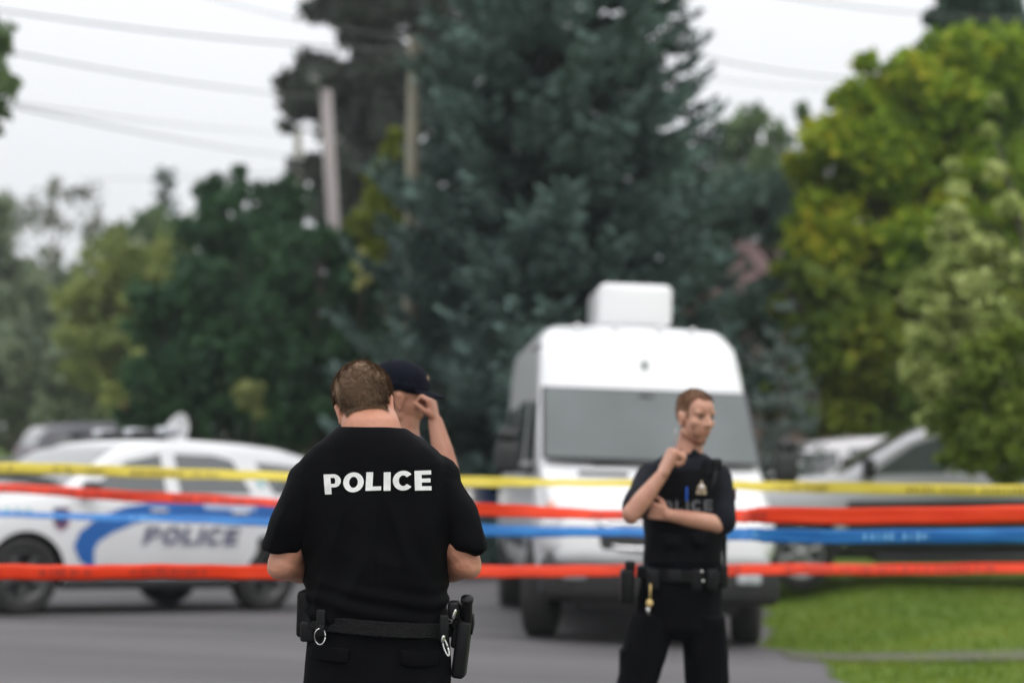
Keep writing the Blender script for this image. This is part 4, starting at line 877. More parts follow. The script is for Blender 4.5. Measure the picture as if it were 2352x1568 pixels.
def face_details(M, parent, brow, eyes_open=True):
    for s in (-1, 1):
        MB().ell((s * 0.031, 0.0815, 0.012), (0.015, 0.008, 0.0055), M).build('eye', EYEM, parent)
        MB().cap((s * 0.016, 0.0875, 0.026), 0.0052, (s * 0.047, 0.078, 0.029), 0.0044, M=M).build('eyebrow', brow, parent)
    MB().cap((-0.021, 0.086, -0.0555), 0.0052, (0.021, 0.086, -0.0555), 0.0052, M=M).build('lips', LIPM, parent)
def folds(amp, sc, vert=0.5, seed=0.0, region=None):
    def f(co, n):
        q = Vector((co.x * sc, co.y * sc, co.z * sc * vert)) + Vector((seed, seed, seed)); v = noise.noise(q) + 0.5 * noise.noise(q * 2.1)
        q2 = Vector((co.x * sc * 0.7 + co.z * sc * 0.6, co.y * sc, co.z * sc * 0.5 - co.x * sc * 0.3 + seed)); v += 0.8 * noise.noise(q2)
        return amp * v * (region(co) if region else 1.0)
    return f
def cloth(mb, name, m, parent, voxel=0.008, smooth=5, fold=None):
    return obj_from(name, remesh(mb, voxel, smooth, fold), m, parent)
def boots(parent, feet):
    for p, d in feet:
        p = Vector(p); d = Vector(d).normalized(); b = MB(); b.cap(p + Vector((0, 0, 0.22)), 0.062, p + Vector((0, 0, 0.07)), 0.055); b.cap(p + Vector((0, 0, 0.05)) - d * 0.03, 0.046, p + d * 0.16 + Vector((0, 0, 0.040)), 0.046)
        b.box(p + d * 0.06 + Vector((0, 0, 0.012)), (0.09, 0.09, 0.022)); b.cap(p - d * 0.05 + Vector((0, 0, 0.02)), 0.022, p + d * 0.18 + Vector((0, 0, 0.02)), 0.022)
        cloth(b, 'boot', BOOT, parent, 0.008, 3)
def J(Y0, base):
    return lambda px, py, dy=0.0: at(px, py, Y0 + dy) - base

# ---------- officer with his back to the camera
Y1 = 5.45; b1 = at(867, 1500, Y1); b1 = Vector((b1.x, Y1, gz(b1.x, Y1))); j = J(Y1, b1)
P1 = empty('person', b1); tag(P1, 'person in black T-shirt with POLICE across the back, head bowed', 'person')
HM1 = frame(j(838, 938, 0.05), (0.03, 0.78, -0.62), (-0.28, 0.50, 1.0)) @ Matrix.Scale(1.01, 4)
LE1, RE1 = j(652, 1292, 0.0), j(1068, 1290, 0.0); LS1, RS1 = j(716, 1120, 0.0), j(1004, 1113, 0.0)
LW1, RW1 = j(760, 1322, 0.245), j(975, 1318, 0.245)
b = MB(); head_parts(b, HM1)
b.loft([(j(846, 925, 0.05), 0.058, 0.062), (j(850, 945, 0.02), 0.077, 0.070), (j(851, 962, 0.0), 0.084, 0.077), (j(853, 985, -0.005), 0.091, 0.083), (j(856, 1004, -0.01), 0.108, 0.085), (j(860, 1045, 0.0), 0.15, 0.085), (j(862, 1080, 0), 0.19, 0.11), (j(864, 1200, 0), 0.20, 0.12), (j(865, 1320, 0), 0.19, 0.13), (j(866, 1440, 0), 0.185, 0.13), (j(866, 1500, 0), 0.185, 0.12)], e=2.1)
for S, E, W, o in ((LS1, LE1, LW1, 1), (RS1, RE1, RW1, -1)):
    b.cap(S, 0.062, S.lerp(E, 0.5), 0.055); b.cap(S.lerp(E, 0.5), 0.055, S.lerp(E, 0.86), 0.052); b.cap(S.lerp(E, 0.86), 0.052, E + Vector((0, 0.01, 0)), 0.046)
    b.cap(E, 0.049, E.lerp(W, 0.35), 0.049); b.cap(E.lerp(W, 0.35), 0.049, W, 0.028)
    b.ell(E + Vector((-0.012 * o, 0.0, -0.014)), (0.038, 0.045, 0.036))
    hand_parts(b, W, Vector((0.35 * o, 0.9, -0.05)), Vector((0.5 * o, -0.1, 0.85)), -o, curl=(40, 55, 35))
hipL, hipR = j(795, 1500, 0), j(940, 1500, 0)
ftL, ftR = Vector((hipL.x - 0.08, 0.0, 0.05)), Vector((hipR.x + 0.08, 0.04, 0.05))
for h, ft in ((hipL, ftL), (hipR, ftR)):
    kn = h.lerp(ft, 0.5) + Vector((0, 0.02, 0)); b.cap(h, 0.095, kn, 0.06); b.cap(kn, 0.058, ft, 0.04)
body1 = remesh(b, 0.0042, 5, lambda co, n: 0.0008 * noise.noise(co * 90))
B1 = obj_from('body', body1, SKIN, P1)
def thick1(p):
    # short back and sides; hairline curves round the ears and low on the nape
    nape = -0.062 - 0.9 * max(0, abs(p.x) - 0.045)
    if p.y > 0.012 and p.z < 0.075 - 0.3 * (p.y - 0.012): 
        if not (abs(p.x) > 0.06 and p.z > 0.02 and p.y < 0.04): return 0
    if abs(p.x) > 0.066 and -0.032 < p.y < 0.02 and p.z < 0.030: return 0
    lim = nape if p.y < -0.02 else 0.0
    d = p.z - lim
    if p.y < -0.02 and abs(p.x) > 0.062: d = min(d, p.z + 0.03 + 0.6 * (-p.y - 0.03))
    if d <= 0: return 0
    return 0.0035 + 0.013 * min(1, d / 0.085)
hair_shell(body1, HM1, thick1, 'hair', HAIRB, P1, strands=22000, length=0.024, flow=(0.1, -0.5, -0.75), lift=0.42)
# ears stay part of the body. T-shirt
s = MB()
s.loft([(j(854, 983, 0.0), 0.102, 0.094), (j(855, 993, 0.0), 0.118, 0.102), (j(857, 1008, 0.0), 0.146, 0.110), (j(859, 1028, 0.0), 0.183, 0.117), (j(861, 1062, 0), 0.222, 0.126), (j(863, 1120, 0), 0.236, 0.137), (j(865, 1200, 0), 0.224, 0.146), (j(866, 1280, 0), 0.214, 0.150), (j(866, 1350, 0), 0.213, 0.153), (j(866, 1405, 0), 0.214, 0.155), (j(866, 1432, 0.0), 0.209, 0.150)], n=48, e=2.35)
for S, E, HX, HX2 in ((LS1, LE1, (648, 1262), -1), (RS1, RE1, (1078, 1262), 1)):
    hem = j(HX[0], HX[1], 0.0); top = S + Vector((0, 0, 0.018))
    s.cap(top + Vector((-HX2 * 0.07, 0, 0.022)), 0.066, top, 0.072)
    T = Matrix.Rotation(R(7) * HX2, 3, 'Y')
    s.loft([(top, 0.070, 0.078), (top.lerp(hem, 0.3), 0.071, 0.078), (top.lerp(hem, 0.65), 0.064, 0.073), (top.lerp(hem, 0.9), 0.061, 0.069), (hem, 0.0555, 0.065)], n=32, e=2.0)
arm = lambda co: 1.0
def fold1(co, n):
    z = co.z; base = folds(0.0075, 7.0, 0.35, 3.1)(co, n); rv = 1 - abs(noise.noise(Vector((co.x * 5 + co.z * 2.2 * (1 if co.x > 0 else -1), co.y * 5, co.z * 2.0 + 4)))) * 2.2; base += 0.010 * max(0, rv) ** 3 * sst(1.47, 1.30, co.z)
    # pulled folds fanning from the armpits and rolls above the belt
    for sx, ax in ((-1, LS1), (1, RS1)):
        dx, dz = co.x - ax.x * 0.86, co.z - (ax.z - 0.10); r = math.hypot(dx, dz)
        if r < 0.30: a = math.atan2(dz, dx * -sx); base += 0.0022 * math.sin(a * 7 + sx + 3 * noise.noise(co * 5)) * math.exp(-((r - 0.14) / 0.07) ** 2)
    w = math.exp(-((z - 1.085) / 0.055) ** 2); base += w * 0.005 * math.sin(z * 125 + 3.5 * math.sin(co.x * 9) + 2 * noise.noise(co * 6))
    base += 0.0022 * math.sin((co.z * 0.9 + abs(co.x) * 1.5) * 62) * math.exp(-((z - 1.2) / 0.07) ** 2) * min(1, abs(co.x) * 6)
    return base
shirt1 = remesh(s, 0.0055, 6, fold1)
SH1 = obj_from('t_shirt', shirt1, SHIRTB, P1)
# ribbed collar and sleeve hems
c = MB(); pts = []
for k in range(41):
    a = 2 * math.pi * k / 40; pts.append(j(854, 988, 0.0) + Vector((math.cos(a) * 0.0985, math.sin(a) * 0.0915, 0.0)))
c.path(pts, 0.0085, 8); c.build('collar', SHIRTB, P1)
# back print
bv = BVHTree.FromPolygons([v.co for v in shirt1.vertices], [p.vertices for p in shirt1.polygons])
def back_text():
    Q, W = word('POLICE', 0.11, 0.345); k = 240 / W; vs = []; fs = []
    per = [(0, 6, 1.02), (0, 1, 1.0), (0, -1, 0.98), (0, 1, 0.98), (0, 0, 1.0), (1, 2, 1.02)]     # each letter sits a little differently on the cloth
    for n, (qs, x0, w) in enumerate(Q):
        dx, dy, sc_ = per[n]; lean = (0.08, 0.0, -0.03, 0.0, 0.0, 0.03)[n]
        for q in qs:
            b = len(vs); quad = []
            for a, h in q:
                u = a * k; px = 754 + u + lean * (h - 0.5) * -50; py = 1129 + dy * 0.6 - 0.028 * u - h * 44 * sc_ - (6 * math.sin(u / 243 * math.pi) * (1 - h) * 0.3)
                p = j(px, py, 0); o = Vector((p.x, -1.0, p.z)); hit = bv.ray_cast(o, Vector((0, 1, 0)))
                quad.append(hit[0] + Vector((0, -0.0022, 0)) if hit[0] else p)
            vs += quad; fs.append((b, b + 1, b + 2, b + 3))
    me = bpy.data.meshes.new('t'); me.from_pydata(vs, [], fs); bm = bmesh.new(); bm.from_mesh(me); bmesh.ops.remove_doubles(bm, verts=bm.verts, dist=0.0004); bmesh.ops.recalc_face_normals(bm, faces=bm.faces); bm.to_mesh(me); bm.free()
    return obj_from('back_lettering', me, mat('white_print', (0.78, 0.78, 0.76), 0.7, col2=(0.7, 0.7, 0.68), nscale=60), SH1, False)
back_text()
# trousers
t = MB(); t.loft([(j(866, 1405, 0), 0.200, 0.142), (j(867, 1432, 0), 0.207, 0.148), (j(868, 1465, 0), 0.209, 0.150), (j(868, 1510, 0), 0.214, 0.155), (j(868, 1560, 0), 0.214, 0.155), (j(868, 1600, 0), 0.205, 0.145)], n=40, e=2.5)
for h, ft, sx in ((hipL, ftL, -1), (hipR, ftR, 1)):
    kn = h.lerp(ft, 0.5) + Vector((0, 0.01, 0)); hh_ = h + Vector((sx * 0.012, 0, -0.02))
    t.loft([(ft + Vector((0, 0, 0.03)), 0.088, 0.10), (ft.lerp(kn, 0.5), 0.085, 0.09), (kn, 0.092, 0.098), (kn.lerp(hh_, 0.5), 0.105, 0.115), (hh_, 0.11, 0.13)], n=28, e=2.1)
TR1 = cloth(t, 'trousers', PANTS, P1, 0.007, 5, folds(0.0045, 8.0, 0.6, 7.7))
def flap(x0, y0, x1, y1, Yd, drop, parent, m, name='pocket_flap'):
    bvp = BVHTree.FromPolygons([v.co for v in parent.data.vertices], [p.vertices for p in parent.data.polygons]); vs = []; fs = []; nx, nzz = 12, 6
    for i in range(nx + 1):
        u = i / nx; ed = 1 - 0.22 * abs(2 * u - 1) ** 6
        for k in range(nzz + 1):
            p = j(x0 + (x1 - x0) * u, y0 + (y1 - y0) * u + drop * ed * k / nzz, 0); h = bvp.ray_cast(Vector((p.x, -1, p.z)), Vector((0, 1, 0))); q = h[0] if h[0] else p
            vs.append(q + Vector((0, -0.004 - 0.002 * math.sin(k / nzz * 3.1), 0)))
    for i in range(nx):
        for k in range(nzz): a = i * (nzz + 1) + k; fs.append((a, a + 1, a + nzz + 2, a + nzz + 1))
    o = mesh_obj(name, vs, fs, m, parent); md = o.modifiers.new('s', 'SOLIDIFY'); md.thickness = 0.004; md.offset = 1
flap(722, 1468, 812, 1476, 0, 34, TR1, PANTS); flap(926, 1478, 1012, 1484, 0, 36, TR1, PANTS)
boots(P1, [(ftL + Vector((0, 0, -0.05)), (-0.2, 1, 0)), (ftR + Vector((0, 0, -0.05)), (0.25, 1, 0))])
# duty belt: thick strap round the waist, a little lower on the right
def ringpath(cx, y0, slope, rx, ry, n=48, a0=0, a1=360):
    out = []
    for k in range(n + 1):
        a = R(a0 + (a1 - a0) * k / n); x = math.cos(a) * rx; p = j(cx, y0, 0); out.append(p + Vector((x, math.sin(a) * ry, -slope * x)))
    return out
def strap(name, pts, h, th, m, parent):
    vs = []; fs = []; c = sum(pts, Vector()) / len(pts)
    for p in pts:
        d = Vector((p.x - c.x, p.y - c.y, 0)).normalized()
        for a, b_ in ((0, -h / 2), (th, -h / 2 + .003), (th, h / 2 - .003), (0, h / 2)): vs.append(p + d * a + Vector((0, 0, b_)))
    for k in range(len(pts) - 1):
        for i in range(4): fs.append((k * 4 + i, (k + 1) * 4 + i, (k + 1) * 4 + (i + 1) % 4, k * 4 + (i + 1) % 4))
    return mesh_obj(name, vs, fs, m, parent, False)
BL1 = strap('duty_belt', ringpath(867, 1430, 0.055, 0.219, 0.164), 0.045, 0.008, BELTM, P1)
for px, py in ((738, 1428), (1020, 1440)):
    p = j(px, py, -0.13 if px < 900 else -0.105); MB().box(p + Vector((0, -0.012, 0)), (0.026, 0.016, 0.075), bev=0.005).build('belt_keeper', HOLST, BL1)
p = j(735, 1461, -0.152); r = MB(); r.path([p + Vector((math.cos(a) * 0.0155, 0.004 * math.sin(a * 2), math.sin(a) * 0.023)) for a in [2 * math.pi * k / 32 for k in range(33)]], 0.0022, 8).build('key_ring', STEEL, BL1)
MB().box(j(738, 1443, -0.15), (0.016, 0.01, 0.02), bev=0.003).build('ring_strap', HOLST, BL1)
p = j(1024, 1486, -0.142); r = MB(); r.path([p + Vector((0.006 * math.cos(a) - 0.35 * 0.024 * math.sin(a), 0.004 * math.sin(a), math.sin(a) * 0.024)) for a in [2 * math.pi * k / 28 for k in range(29)]], 0.003, 8)
r.cap(p + Vector((-0.008, 0, 0.03)), 0.006, p + Vector((-0.010, 0, 0.018)), 0.006); r.build('snap_hook', STEEL, BL1)
# pouches and radio on the left hip
MB().box(j(704, 1408, -0.02), (0.052, 0.075, 0.135), bev=0.012).box(j(707, 1372, -0.02), (0.034, 0.05, 0.05), bev=0.008).build('radio_pouch', BELTM, BL1)
MB().box(j(709, 1448, -0.06), (0.045, 0.05, 0.06), bev=0.008).build('small_pouch', HOLST, BL1)
# holster and pistol on the right hip
ax0 = j(1068, 1430, -0.03); ax1 = j(1052, 1558, -0.03); dv = (ax1 - ax0).normalized(); MH = frame(ax0, Vector((0.1, 1, 0)), -dv)
h = MB(); h.box((0, 0.0, -0.075), (0.040, 0.075, 0.17), MH, bev=0.012).box((-0.018, 0, -0.02), (0.030, 0.055, 0.11), MH, bev=0.01).box((-0.026, 0.0, 0.02), (0.016, 0.06, 0.075), MH, bev=0.005)
H1 = h.build('holster', HOLST, P1)
g = MB(); g.cap((0.004, -0.055, 0.070), 0.0165, (0.006, -0.01, 0.0), 0.0165, M=MH); g.box((0.004, 0.02, 0.012), (0.028, 0.10, 0.032), MH, bev=0.006); g.tube((0.004, -0.058, 0.068), (0.005, -0.064, 0.080), 0.0185, M=MH); g.build('pistol_grip', HOLST, H1)
g = MB(); g.path([MH @ Vector(v) for v in ((-0.01, 0.02, 0.02), (0.0, 0.035, 0.03), (0.018, 0.03, 0.022), (0.024, 0.01, 0.0), (0.022, 0.0, -0.03))], 0.004, 8).build('holster_strap', HOLST, H1)
MB().box(j(1044, 1400, -0.05), (0.04, 0.05, 0.055), bev=0.012).build('magazine_pouch', HOLST, BL1)
MB().cap(j(1040, 1418, -0.085), 0.006, j(1046, 1402, -0.085), 0.006).build('belt_buckle', STEEL, BL1)
# notepad in his hands
np_ = MB().box(j(866, 1330, 0.36), (0.10, 0.15, 0.012), bev=0.003).box(j(866, 1326, 0.36), (0.094, 0.144, 0.006)); nb = np_.build('notepad', mat('cream_paper', (0.7, 0.66, 0.55), 0.8, col2=(0.65, 0.6, 0.5)))
nb.location = b1; tag(nb, 'cream notepad held in front of the bowed officer', 'notepad')

# ---------- officer with folded arm facing the camera
Y2 = 8.08; b2 = at(1560, 1500, Y2); b2 = Vector((b2.x, Y2, gz(b2.x, Y2))); j = J(Y2, b2)
P2 = empty('person', b2); tag(P2, 'person in black police vest, fist at his chin, standing before the white van', 'person')
HM2 = frame(j(1596, 960, 0.0), (0.55, -0.82, -0.13), (0.06, -0.06, 1.0)) @ Matrix.Scale(0.95, 4)
RS2, LS2 = j(1494, 1097, 0.02), j(1648, 1097, 0.02)              # his right shoulder is image left
RE2, RW2 = j(1450, 1180, -0.22), j(1522, 1088, -0.22)
LE2, LW2 = j(1660, 1205, -0.10), j(1535, 1182, -0.185)
b = MB(); head_parts(b, HM2)
b.loft([(j(1590, 985, 0.03), 0.054, 0.056), (j(1586, 1012, 0.035), 0.056, 0.058), (j(1581, 1040, 0.03), 0.064, 0.064), (j(1575, 1055, 0.03), 0.12, 0.075), (j(1573, 1085, 0.02), 0.165, 0.1), (j(1572, 1170, 0), 0.17, 0.105), (j(1570, 1260, 0), 0.155, 0.105), (j(1562, 1330, 0), 0.150, 0.10), (j(1560, 1400, 0), 0.145, 0.10)], e=2.1)
for S, E, W in ((RS2, RE2, RW2), (LS2, LE2, LW2)):
    b.cap(S, 0.058, S.lerp(E, 0.6), 0.048); b.cap(S.lerp(E, 0.6), 0.048, E, 0.040); b.cap(E, 0.041, E.lerp(W, 0.35), 0.042); b.cap(E.lerp(W, 0.35), 0.042, W, 0.0265)
hand_parts(b, RW2, (0.42, 0.05, 0.90), (0.80, 0.30, -0.30), 1, curl=(78, 80, 40), k=1.25, thumb_in=0.9)
hand_parts(b, LW2, (-0.90, 0.25, 0.22), (0.05, 0.9, 0.1), -1, curl=(30, 40, 30), k=0.95)
hpL, hpR = j(1505, 1400, 0), j(1615, 1400, 0); f2L, f2R = Vector((j(1395, 1700, 0).x, -0.05, 0.05)), Vector((j(1640, 1700, 0).x, 0.03, 0.05))
for h, ft in ((hpL, f2L), (hpR, f2R)):
    kn = h.lerp(ft, 0.48) + Vector((0, -0.03, 0)); b.cap(h, 0.075, kn, 0.055); b.cap(kn, 0.055, ft, 0.04)
body2 = remesh(b, 0.0045, 4, None); B2 = obj_from('body', body2, mat('fair_skin', (0.44, 0.20, 0.13), 0.5, col2=(0.56, 0.30, 0.21), nscale=9, sss=0.12, bump=0.2, bscale=200), P2)
def thick2(p):
    if p.y > 0.0 and p.z < 0.070 + 0.3 * max(0, p.y) + (0.018 if 0.025 < abs(p.x) < 0.055 and p.y > 0.04 else 0): 
        if not (abs(p.x) > 0.056 and p.z > 0.0 and p.y < 0.034): return 0
    if abs(p.x) > 0.066 and -0.03 < p.y < 0.02 and p.z < 0.028: return 0
    if p.z < -0.055: return 0
    return 0.0025 + 0.008 * sst(0.03, 0.10, p.z)
hair_shell(body2, HM2, thick2, 'hair', HAIRG, P2, strands=4000, length=0.014, flow=(0.1, 0.5, 0.2), lift=0.8)
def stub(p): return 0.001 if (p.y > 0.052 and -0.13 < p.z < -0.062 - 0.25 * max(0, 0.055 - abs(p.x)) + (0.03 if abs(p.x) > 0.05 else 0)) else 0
hair_shell(body2, HM2, stub, 'beard_and_jaw_shade', BEARD, P2, strands=1200, length=0.008, flow=(0, 0.2, -1), lift=0.4)
face_details(HM2, P2, HAIRG)
s = MB(); s.loft([(j(1578, 1040, 0.03), 0.078, 0.078), (j(1577, 1048, 0.03), 0.105, 0.088), (j(1575, 1062, 0.02), 0.145, 0.10), (j(1573, 1085, 0.02), 0.178, 0.118), (j(1572, 1170, 0), 0.188, 0.128), (j(1570, 1250, 0), 0.172, 0.125), (j(1566, 1310, 0), 0.172, 0.122)], n=40, e=2.3)
for S, E, u in ((RS2, RE2, 0.74), (LS2, LE2, 0.86)):
    hm = S.lerp(E, u); s.cap(S, 0.066, hm, 0.062)
    s.cap(hm, 0.062, S.lerp(E, u + 0.06), 0.061)
SH2 = cloth(s, 'shirt', NAVYSH, P2, 0.008, 4, folds(0.005, 9, 0.6, 1.3))
for sx in (-1, 1):      # open collar wings
    p = j(1578 + sx * 20, 1044, -0.045); MB().box((0, 0, 0), (0.055, 0.012, 0.035), Matrix.Translation(p) @ Matrix.Rotation(R(35 * sx), 4, 'Y') @ Matrix.Rotation(R(25 * sx), 4, 'Z'), bev=0.005).build('collar_wing', NAVYSH, SH2)
v = MB(); v.loft([(j(1574, 1078, 0.01), 0.148, 0.128), (j(1573, 1110, 0.0), 0.160, 0.142), (j(1572, 1170, 0), 0.172, 0.150), (j(1570, 1240, 0), 0.172, 0.148), (j(1567, 1292, 0), 0.170, 0.142)], n=40, e=2.8)
for sx in (-1, 1): v.loft([(j(1574 + sx * 45, 1090, -0.02), 0.038, 0.11), (j(1575 + sx * 43, 1062, 0.01), 0.034, 0.098), (j(1576 + sx * 42, 1052, 0.02), 0.030, 0.07)], n=20, e=2.6)
VE2 = cloth(v, 'vest', VEST, P2, 0.007, 3, folds(0.003, 10, 0.8, 5.3))
bv2 = BVHTree.FromPolygons([q.co for q in VE2.data.vertices], [p.vertices for p in VE2.data.polygons])
def on_front(px, py, off=0.004):
    p = j(px, py, 0); h = bv2.ray_cast(Vector((p.x, -1, p.z)), Vector((0, 1, 0))); return (h[0] if h[0] else p) + Vector((0, -off, 0))
Q, W = word('POLICE', 0.28, 0.22); k = 140 / W; vs = []; fs = []
for qs, _, _ in Q:
    for q in qs:
        n0 = len(vs)
        for a, hgt in q: vs.append(on_front(1488 + a * k, 1172 - hgt * 24 - 0.02 * a * k))
        fs.append((n0, n0 + 1, n0 + 2, n0 + 3))
mesh_obj('vest_lettering', vs, fs, mat('grey_reflective_print', (0.10, 0.10, 0.11), 0.4, col2=(0.07, 0.07, 0.08), nscale=50), VE2, False)
p = on_front(1603, 1120, 0.006)
bd = MB(); bd.ell(p, (0.019, 0.006, 0.021)); bd.box(p + Vector((0, 0, -0.018)), (0.045, 0.006, 0.016), bev=0.003); bd.cap(p, 0.006, p + Vector((0, 0, 0.03)), 0.005)
bdo = bd.build('badge', mat('dull_brass', (0.42, 0.32, 0.2), 0.4, 0.6, col2=(0.5, 0.4, 0.3), nscale=60), VE2); MB().ell(p + Vector((0, -0.006, 0.008)), (0.009, 0.004, 0.011)).build('badge_centre', mat('pale_silver', (0.7, 0.68, 0.72), 0.3, 0.5), bdo)
MB().cap(on_front(1570, 1118, 0.006), 0.0045, on_front(1569, 1146, 0.006), 0.0045).build('pen', mat('blue_pen_plastic', (0.01, 0.10, 0.55), 0.3), VE2)
for px, py, w_, h_ in ((1600, 1232, 0.08, 0.05), (1535, 1236, 0.085, 0.05)):
    MB().box(on_front(px, py, 0.008), (w_, 0.03, h_), bev=0.008).build('vest_pouch', VEST, VE2)
MB().box(j(1646, 1065, -0.03), (0.045, 0.05, 0.05), bev=0.012).path([j(1646, 1070, -0.06), j(1640, 1100, -0.13), j(1630, 1140, -0.15)], 0.005).build('radio_microphone', HOLST, VE2)
MB().path([j(1552, 985, -0.02), j(1549, 1003, 0.0), j(1551, 1030, 0.03), j(1560, 1050, 0.05)], 0.003).build('earpiece_cord', mat('clear_coil', (0.6, 0.55, 0.6), 0.3), P2)
p = LS2.lerp(LE2, 0.35); MB().ell(p + Vector((0.066, -0.015, 0.0)), (0.007, 0.024, 0.03)).build('shoulder_patch', mat('patch_thread', (0.30, 0.16, 0.10), 0.8, col2=(0.08, 0.05, 0.16), nscale=70), SH2)
t = MB(); t.loft([(j(1562, 1300, 0), 0.168, 0.118), (j(1562, 1340, 0), 0.178, 0.125), (j(1560, 1400, 0), 0.188, 0.130), (j(1558, 1440, 0), 0.185, 0.128), (j(1556, 1465, 0), 0.15, 0.10)], n=40, e=2.4)
for h, ft, sx in ((hpL, f2L, -1), (hpR, f2R, 1)):
    kn = h.lerp(ft, 0.48) + Vector((0, -0.03, 0)); t.loft([(ft + Vector((0, 0, 0.03)), 0.085, 0.10), (ft.lerp(kn, 0.5), 0.082, 0.088), (kn, 0.088, 0.094), (kn.lerp(h, 0.5), 0.098, 0.108), (h + Vector((0, 0, -0.02)), 0.102, 0.12)], n=28, e=2.1)
TR2 = cloth(t, 'trousers', PANTS, P2, 0.008, 5, folds(0.006, 9, 0.6, 2.2))
for h, ft, sx in ((hpL, f2L, -1), (hpR, f2R, 1)):
    q = h.lerp(ft, 0.30) + Vector((sx * 0.085, 0, 0)); MB().box(q - Vector((sx * 0.012, 0, 0)), (0.04, 0.12, 0.15), bev=0.015).build('cargo_pocket', PANTS, TR2)
boots(P2, [(f2L + Vector((0, 0, -0.05)), (-0.4, -1, 0)), (f2R + Vector((0, 0, -0.05)), (0.4, -1, 0))])
BL2 = strap('duty_belt', ringpath(1562, 1318, 0.04, 0.183, 0.130), 0.052, 0.008, BELTM, P2)
MB().box(j(1440, 1345, -0.02), (0.06, 0.10, 0.15), bev=0.015).box(j(1447, 1300, -0.03), (0.045, 0.06, 0.05), bev=0.01).build('holster', HOLST, BL2)
MB().box(j(1548, 1322, -0.135), (0.06, 0.02, 0.056), bev=0.006).build('belt_buckle', HOLST, BL2)
for px in (1500, 1600, 1635): MB().box(j(px, 1330, -0.11), (0.05, 0.045, 0.09), bev=0.01).build('belt_pouch', HOLST, BL2)
MB().box(j(1660, 1322, -0.02), (0.04, 0.07, 0.10), bev=0.01).cap(j(1664, 1300, -0.02), 0.009, j(1666, 1215, -0.02), 0.008).build('baton_and_radio', HOLST, BL2)
kk = MB(); kk.path([j(1494, 1340, -0.15), j(1493, 1372, -0.155)], 0.004).ell(j(1492, 1384, -0.158), (0.015, 0.006, 0.017)); ko = kk.build('key_tag', mat('gold_tag', (0.75, 0.55, 0.22), 0.35, 0.3, col2=(0.65, 0.45, 0.18)), BL2)
MB().box(j(1490, 1403, -0.157), (0.009, 0.004, 0.032)).box(j(1486, 1400, -0.157), (0.007, 0.004, 0.026)).build('key', STEEL, ko)
for px in (1612, 1617): MB().ell(j(px - (0 if px == 1612 else 2), 1312 if px == 1612 else 1334, -0.15), (0.007, 0.004, 0.007)).build('snap_stud', STEEL, BL2)

# ---------- officer in the cap behind the first
Y3 = 7.0; b3 = at(940, 1500, Y3); b3 = Vector((b3.x, Y3, gz(b3.x, Y3))); j = J(Y3, b3)
P3 = empty('person', b3); tag(P3, 'person in navy cap behind the bowed officer, hand raised to the brim', 'person')
HM3 = frame(j(920, 914, 0.0), (0.97, 0.10, -0.14), (0.12, -0.05, 1.0)) @ Matrix.Scale(1.04, 4)
S3 = j(945, 1065, -0.10); E3 = j(1028, 1082, -0.20); W3 = j(1000, 968, -0.15)
So = j(935, 1065, 0.17); Eo = j(955, 1240, 0.22); Wo = j(1000, 1300, 0.05)
b = MB(); head_parts(b, HM3)
b.loft([(j(930, 945, 0), 0.056, 0.055), (j(925, 985, 0), 0.062, 0.062), (j(922, 1010, 0), 0.075, 0.10), (j(925, 1035, 0), 0.10, 0.16), (j(930, 1090, 0), 0.115, 0.185), (j(930, 1200, 0), 0.125, 0.18), (j(930, 1330, 0), 0.12, 0.16), (j(930, 1440, 0), 0.115, 0.165)], e=2.1)
for S, E, W in ((S3, E3, W3), (So, Eo, Wo)):
    b.cap(S, 0.056, E, 0.043); b.cap(E, 0.044, E.lerp(W, 0.4), 0.041); b.cap(E.lerp(W, 0.4), 0.041, W, 0.028)
hand_parts(b, W3, (-0.22, 0.10, 0.97), (-0.93, 0.30, -0.05), 1, curl=(50, 80, 50), k=0.92, thumb_in=0.5)
hand_parts(b, Wo, (0.75, -0.4, 0.3), (0.2, 0.5, -0.8), 1, curl=(50, 60, 40))
h3 = [j(930, 1450, -0.09), j(930, 1450, 0.09)]; f3 = [Vector((-0.03, -0.12, 0.05)), Vector((0.08, 0.12, 0.05))]
for h, ft in zip(h3, f3): kn = h.lerp(ft, 0.5); b.cap(h, 0.09, kn, 0.06); b.cap(kn, 0.056, ft, 0.04)
body3 = remesh(b, 0.005, 4); obj_from('body', body3, mat('shaded_skin', (0.33, 0.14, 0.085), 0.5, col2=(0.42, 0.20, 0.13), nscale=9, sss=0.12), P3)  # skin colour darkened to paint the shade on his face
hair_shell(body3, HM3, lambda p: 0.006 if (p.y < -0.02 and p.z > -0.055 and p.z < 0.06 and not (abs(p.x) > .064 and p.y > -.035)) else 0, 'hair', HAIRD, P3, strands=1500, length=0.01)
face_details(HM3, P3, HAIRD)
CAPM = mat('navy_cap_cloth', (0.003, 0.004, 0.009), 0.9, col2=(0.005, 0.006, 0.013), nscale=20, bump=0.3, bscale=300, spec=0.12)
cp = MB(); cp.ell((0, -0.012, 0.062), (0.086, 0.110, 0.078), HM3); cp.loft([((0, -0.012, 0.032), 0.087, 0.111), ((0, -0.012, 0.066), 0.085, 0.109)], M=HM3, n=32, e=2.0)
co = cp.build('cap', CAPM, P3)
vs = []; fs = []
for i in range(13):
    a = R(-62 + 124 * i / 12)
    for q, t_ in enumerate((0.0, 0.5, 1.0)):
        r0 = 0.095 + 0.075 * t_ * math.cos(a) ** 0.7; vs.append(HM3 @ Vector((math.sin(a) * 0.083 * (1 + 0.05 * t_), -0.012 + math.cos(a) * 0.10 + 0.075 * t_ * math.cos(a) ** 0.5, 0.040 - 0.012 * t_ - 0.018 * (math.sin(a) ** 2) * t_)))
for i in range(12):
    for q in range(2): a = i * 3 + q; fs.append((a, a + 1, a + 4, a + 3))
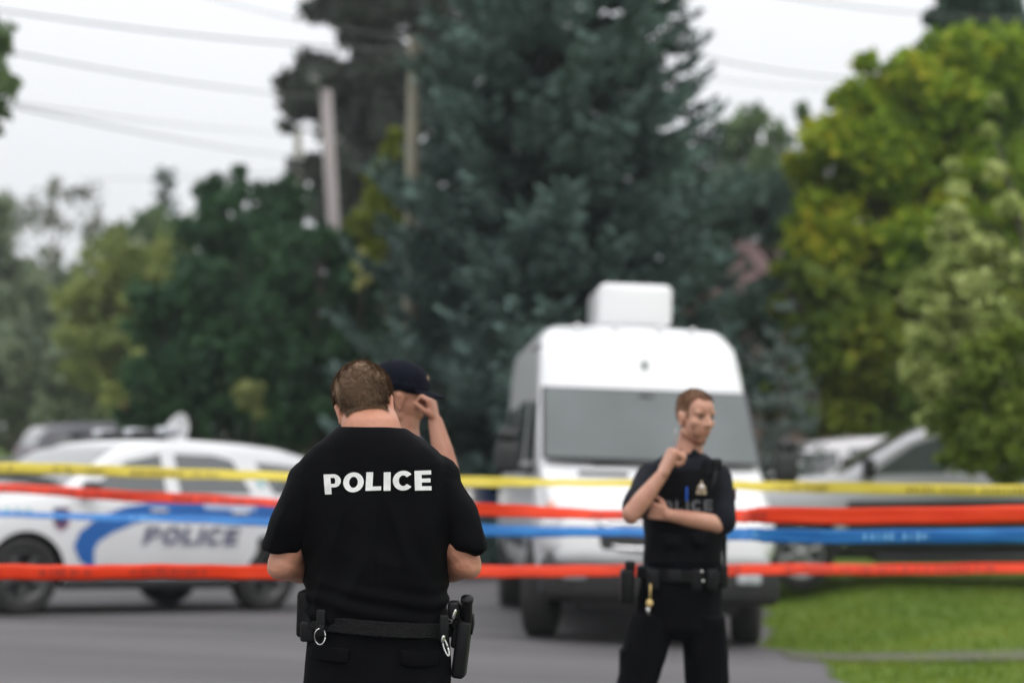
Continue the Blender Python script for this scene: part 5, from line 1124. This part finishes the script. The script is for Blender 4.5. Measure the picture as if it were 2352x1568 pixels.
br = mesh_obj('brim', vs, fs, CAPM, co); md = br.modifiers.new('s', 'SOLIDIFY'); md.thickness = 0.006
MB().ell((0.012, 0.082, 0.082), (0.018, 0.010, 0.017), HM3).build('cap_emblem', mat('maroon_thread', (0.16, 0.045, 0.05), 0.8, col2=(0.3, 0.22, 0.12), nscale=90), co)
s = MB(); s.loft([(j(922, 1000, 0), 0.078, 0.085), (j(923, 1012, 0), 0.09, 0.12), (j(926, 1035, 0), 0.12, 0.175), (j(930, 1090, 0), 0.135, 0.20), (j(930, 1200, 0), 0.145, 0.195), (j(930, 1330, 0), 0.142, 0.18), (j(930, 1400, 0), 0.14, 0.18)], n=36, e=2.2)
for S, E in ((S3, E3), (So, Eo)): s.cap(S, 0.07, S.lerp(E, 0.72), 0.062)
cloth(s, 'shirt', mat('navy_shirt_cloth', (0.014, 0.018, 0.042), 0.8, col2=(0.02, 0.025, 0.055), nscale=14, sheen=0.05), P3, 0.009, 4, folds(0.005, 9, 0.6, 4.3))
t = MB(); t.loft([(j(930, 1385, 0), 0.135, 0.172), (j(930, 1450, 0), 0.135, 0.18), (j(930, 1520, 0), 0.11, 0.15)], n=32)
for h, ft in zip(h3, f3): kn = h.lerp(ft, 0.5); t.loft([(ft + Vector((0, 0, 0.03)), 0.088, 0.085), (kn, 0.092, 0.088), (h, 0.11, 0.10)], n=24, e=2.0)
cloth(t, 'trousers', PANTS, P3, 0.009, 4, folds(0.006, 9, 0.6, 9.2))
boots(P3, [(f3[0] + Vector((0, 0, -0.05)), (1, -0.1, 0)), (f3[1] + Vector((0, 0, -0.05)), (1, 0.1, 0))])

# ------------------------------------------------------------------ air
hz_ = MB().box((0, 178, 20), (1000, 440, 60)); ho = hz_.build('haze', None, None, False); tag(ho, 'thin summer haze over the street', 'haze', kind='stuff')
hm = bpy.data.materials.new('haze_air'); hm.use_nodes = True; hn = hm.node_tree; hn.nodes.clear(); pv = hn.nodes.new('ShaderNodeVolumePrincipled'); hout = hn.nodes.new('ShaderNodeOutputMaterial')
pv.inputs['Color'].default_value = (0.86, 0.93, 0.97, 1); pv.inputs['Density'].default_value = HAZE; pv.inputs['Anisotropy'].default_value = 0.2
hn.links.new(pv.outputs[0], hout.inputs['Volume']); ho.data.materials.append(hm)
